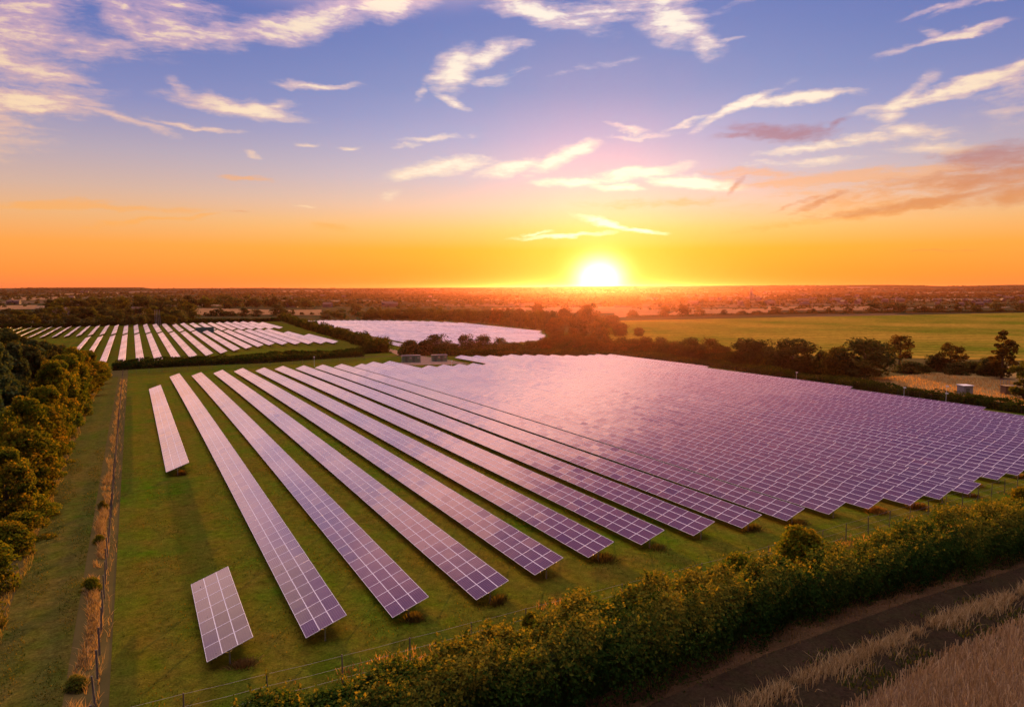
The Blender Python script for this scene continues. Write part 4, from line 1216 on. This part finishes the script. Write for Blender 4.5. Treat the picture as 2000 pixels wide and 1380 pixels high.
def patches(lst, acc):
    """running maximum over soft ellipses; the vector carries the running value in z so that each patch follows the last"""
    for (px, py, a, b, ang, wt) in lst:
        c = az_el(px, py); s = 24.3
        cv = nt.new('ShaderNodeCombineXYZ'); nt.set(cv.inputs[0], sp1.outputs[0]); nt.set(cv.inputs[1], sp1.outputs[1]); nt.set(cv.inputs[2], acc)
        q = nt.mapping(cv.outputs[0], (c[0], c[1], 0), (0, 0, math.radians(ang)), (a / s * 1.5, b / s * 1.8, 1e7), 'TEXTURE')
        v = nt.maprange(nt.vmath('LENGTH', q), 1.0, 0.0, 0.0, wt, 'SMOOTHSTEP')
        acc = nt.math('MAXIMUM', acc, v)
    return acc


BR = [(40, 50, 120, 75, 0, .85), (60, 130, 130, 45, 0, .8), (170, 95, 130, 26, 12, .8), (250, 40, 90, 34, -35, .8), (330, 35, 120, 36, 0, .85), (430, 70, 200, 24, 8, 1.0), (600, 45, 170, 24, 14, 1.1), (760, 10, 110, 22, 12, 1.15),
      (50, 197, 110, 24, -6, 1.1), (110, 175, 120, 18, -22, .7), (220, 230, 130, 8, -10, .85), (370, 244, 90, 5, -3, .8), (470, 206, 130, 17, -5, 1.1), (370, 182, 50, 11, -35, .75), (545, 198, 60, 10, 12, .8), (615, 165, 85, 7, 0, .9),
      (880, 135, 62, 32, 30, 1.2), (950, 100, 80, 15, 14, 1.0), (1020, 88, 55, 9, 5, .85), (950, 150, 60, 10, 4, .7), (815, 178, 26, 9, 60, .7), (875, 195, 46, 11, -25, .95), (1160, 135, 120, 7, 10, .5), (1020, 140, 80, 6, -3, .4),
      (1060, 22, 150, 22, -14, 1.05), (1200, 15, 160, 24, 0, .9), (1310, 35, 80, 38, -25, 1.2), (1370, 75, 50, 22, -40, 1.0), (1420, 82, 40, 5, 5, .6), (1460, 5, 90, 8, 8, .5),
      (1570, 192, 110, 9, 3, 1.15), (1440, 215, 95, 9, 24, 1.1), (1350, 240, 60, 5, 10, .8), (1225, 250, 50, 7, -14, .9), (1240, 263, 80, 5, 0, .85), (1860, 173, 160, 11, 8, 1.15), (1762, 190, 60, 12, 28, 1.0), (1740, 225, 40, 18, 40, .85),
      (1790, 250, 90, 12, -8, .8), (1690, 262, 60, 8, 5, .8), (1640, 276, 160, 7, 3, .85), (1830, 282, 90, 10, -6, .8), (1880, 18, 60, 5, 12, .7), (1820, 28, 60, 5, 5, .65), (1930, 5, 50, 5, 10, .65), (1860, 75, 90, 6, 5, .75), (1815, 68, 30, 6, -25, .55),
      (1742, 104, 45, 7, 6, .85), (605, 275, 30, 5, 2, .8), (685, 283, 26, 4, 8, .8), (790, 283, 35, 5, 0, .75), (860, 272, 100, 7, 4, .7), (590, 406, 32, 3, 0, .8), (495, 300, 18, 6, -20, .75),
      (830, 332, 90, 17, 5, 1.0), (900, 322, 80, 13, 0, .95), (770, 378, 30, 13, 15, .75), (1000, 332, 90, 13, 10, 1.0), (1095, 313, 80, 14, 24, 1.1), (1130, 358, 90, 9, 2, 1.25), (1230, 337, 110, 12, 10, 1.25), (1340, 347, 110, 12, -10, 1.3),
      (1200, 364, 60, 7, 0, 1.2), (1190, 441, 70, 7, -14, 1.3), (1240, 452, 60, 5, -12, 1.2), (1120, 463, 120, 6, 3, 1.1), (1050, 458, 40, 4, 5, .9), (1560, 312, 130, 8, 0, .75),
      (-130, -170, 230, 120, 10, 1.2), (-150, 60, 170, 130, 10, 1.1), (-120, 220, 150, 50, -6, 1.0), (-200, 300, 160, 40, 5, .7), (-420, 200, 200, 60, -5, .8), (2200, 120, 200, 60, 10, .8), (2300, 330, 200, 40, 5, .8), (300, -160, 260, 60, 10, .9), (1600, -150, 200, 60, -10, .8)]  # first entries here are unseen clouds, added to tint the near table's reflection
zero = nt.math('MULTIPLY', el, 0.0)
bright = patches(BR, zero)
DK = ([(1535, 256, 110, 14, -4, 1.15), (1450, 262, 70, 7, 4, .9), (1625, 246, 42, 6, 20, .8), (1965, 312, 115, 26, -8, 1.15), (1930, 352, 130, 18, 6, .95), (1850, 386, 170, 10, 8, 1.05), (1715, 406, 130, 8, 6, .95), (1600, 394, 62, 5, 24, .95),
                (1555, 402, 60, 4, 20, .85), (1440, 356, 34, 7, 45, .8), (1820, 487, 85, 4, -2, .6), (2020, 362, 140, 22, 5, .95), (460, 414, 30, 3, 4, .5), (1880, 355, 230, 30, 3, .6)])
dark = patches(DK, nt.math('MULTIPLY', bright, 0.0))
WM = ([(150, 408, 200, 8, 2, .9), (160, 398, 70, 10, 4, .7), (290, 434, 130, 5, 8, .85), (650, 446, 70, 7, 0, .7), (470, 346, 52, 5, -3, .9), (1480, 332, 110, 11, -4, .9), (1660, 340, 220, 13, 2, .95), (1800, 330, 120, 14, 0, .8), (1650, 422, 260, 8, 6, .7), (1760, 352, 140, 6, 2, .7), (1780, 372, 320, 34, 4, .62), (1560, 345, 200, 20, -2, .6), (1300, 395, 200, 12, 3, .5)])
warm = patches(WM, nt.math('MULTIPLY', dark, 0.0))
fine = nt.noise(nt.mapping(nt.vmath('ADD', P0, wv2), rot=(0, 0, math.radians(-22)), scale=(.7, 3.2, 1)), 1.0, 6, .65, .2)
sv = nt.math('ADD', nt.math('ADD', nt.math('MULTIPLY', streak.outputs[0], 1.35), nt.math('MULTIPLY', puff.outputs[0], .75)), nt.math('MULTIPLY', fine.outputs[0], .6))
sv = nt.math('SUBTRACT', sv, 1.32)


def dens(mask, lo, hi): return nt.maprange(nt.math('ADD', mask, nt.math('MULTIPLY', sv, nt.maprange(mask, 0, .35, 0, 1.25))), lo, hi, 0, 1, 'SMOOTHSTEP')


db = dens(bright, .18, 1.2); dd_ = dens(dark, .2, 1.15); dw = dens(warm, .2, .9)
hi_el = nt.maprange(el, 6, 20)
cloud_side = nt.mix(hi_el, lin((255, 200, 140)), lin((218, 172, 196)))
cloud_near = nt.mix(hi_el, tuple(v * 1.15 for v in lin((255, 244, 205))), lin((236, 205, 208)))
cloudc = nt.mix(fa, cloud_side, cloud_near)
cloudc = nt.mix(nt.maprange(db, .68, 1.05), cloudc, nt.mix(fa, lin((255, 222, 178)), tuple(v * 1.1 for v in lin((255, 244, 222)))))
sky = nt.mix(nt.math('MULTIPLY', dw, .5), sky, lin((255, 172, 78)))
sky = nt.mix(nt.math('MULTIPLY', db, .92), sky, cloudc)
sky = nt.mix(nt.math('MULTIPLY', dd_, .72), sky, nt.mix(nt.maprange(el, 6, 10), lin((214, 132, 78)), lin((168, 112, 122))))
# bright high cloud added out of frame for the panels to mirror
hn = nt.noise(nt.mapping(P0, scale=(.05, .09, 1)), 1.0, 5, .6)
hc = nt.math('MULTIPLY', nt.maprange(hn.outputs[0], .42, .66), nt.maprange(el, 23, 30))
sky = nt.mix(nt.math('MULTIPLY', hc, .35), sky, nt.mix(fa, lin((205, 170, 215)), lin((255, 175, 160))))
# a broad bright sheet added above the view to warm the panel reflections
sheet = nt.math('SQRT', nt.math('ADD', nt.math('POWER', nt.math('DIVIDE', nt.math('SUBTRACT', az, 15.0), 20.0), 2.0), nt.math('POWER', nt.math('DIVIDE', nt.math('SUBTRACT', el, 26.3), 5.8), 2.0)))
sheet = nt.math('MULTIPLY', nt.maprange(sheet, 1.25, .2, 0, 1, 'SMOOTHSTEP'), nt.maprange(hn.outputs[0], .36, .58, .25, 1.0))
sky = nt.mix(sheet, sky, (2.5, 1.36, .98))
# the sun itself with its glare in the air
sd = (math.sin(math.radians(SUN_AZ)) * math.cos(math.radians(.75)), math.cos(math.radians(SUN_AZ)) * math.cos(math.radians(.75)), math.sin(math.radians(.75)))
dx = nt.math('DIVIDE', daz, 1.15)
dy = nt.math('SUBTRACT', el, .75)
ang = nt.math('SQRT', nt.math('ADD', nt.math('MULTIPLY', dx, dx), nt.math('MULTIPLY', dy, dy)))
core = nt.math('EXPONENT', nt.math('MULTIPLY', nt.math('POWER', nt.math('DIVIDE', ang, 1.35), 2.0), -1.0))
halo = nt.math('EXPONENT', nt.math('MULTIPLY', nt.math('DIVIDE', ang, 1.9), -1.0))
sky = nt.mix(1.0, sky, nt.vmath('SCALE', (1.0, .82, .42), scale=nt.math('MULTIPLY', core, 4.5)), 'ADD')
sky = nt.mix(1.0, sky, nt.vmath('SCALE', (.75, .50, .05), scale=nt.math('MULTIPLY', halo, .34)), 'ADD')
bg = nt.new('ShaderNodeBackground'); nt.set(bg.inputs[0], sky); bg.inputs[1].default_value = .41
st = nt.new('ShaderNodeTexSky', sky_type='NISHITA'); st.sun_disc = False
st.sun_elevation = math.radians(SUN_EL); st.sun_rotation = math.radians(SUN_AZ)
bg2 = nt.new('ShaderNodeBackground'); nt.l.new(st.outputs[0], bg2.inputs[0]); bg2.inputs[1].default_value = .0015
ad = nt.new('ShaderNodeAddShader'); nt.l.new(bg.outputs[0], ad.inputs[0]); nt.l.new(bg2.outputs[0], ad.inputs[1])
nt.l.new(ad.outputs[0], out.inputs[0])
w.cycles.sampling_method = 'MANUAL'; w.cycles.sample_map_resolution = 1024

# ------------------------------------------------------------------ sun, haze, camera
sl = bpy.data.lights.new('sun', 'SUN'); sl.energy = 5.0; sl.angle = math.radians(.5); sl.color = (1.0, .45, .11)
so = bpy.data.objects.new('sun', sl); COL.objects.link(so)
e_, a_ = math.radians(SUN_EL), math.radians(SUN_AZ)
dv = Vector((math.sin(a_) * math.cos(e_), math.cos(a_) * math.cos(e_), math.sin(e_)))
so.rotation_euler = (-dv).to_track_quat('-Z', 'Y').to_euler(); so.location = (0, 0, 200)

HAZE = True
if HAZE:
    m, nt, out = material('air'); pv = nt.new('ShaderNodeVolumePrincipled')
    pv.inputs['Color'].default_value = (1.0, .36, .30, 1); pv.inputs['Density'].default_value = 1.75e-5; pv.inputs['Anisotropy'].default_value = .88
    nt.l.new(pv.outputs[0], out.inputs['Volume'])
    b = MB(); b.box((0, 0, 22), (24000, 24000, 100))
    o = b.build('haze', m); tag(o, 'thin evening haze over the whole countryside', 'haze', None, 'stuff')

cam = bpy.data.cameras.new('camera'); co = bpy.data.objects.new('camera', cam); COL.objects.link(co)
cam.sensor_fit = 'HORIZONTAL'; cam.sensor_width = 36; cam.lens = F / 2000 * 36
cam.clip_end = 40000; cam.clip_start = .5
co.location = (0, 0, H); co.rotation_euler = (math.pi / 2 - PIT, 0, -YAW)
SC.camera = co
SC.view_settings.view_transform = 'Standard'; SC.view_settings.look = 'None'; SC.view_settings.exposure = 1.29; SC.view_settings.gamma = 1
SC.cycles.max_bounces = 6; SC.cycles.transparent_max_bounces = 8; SC.cycles.diffuse_bounces = 3; SC.cycles.volume_bounces = 0
SC.cycles.sample_clamp_indirect = 6
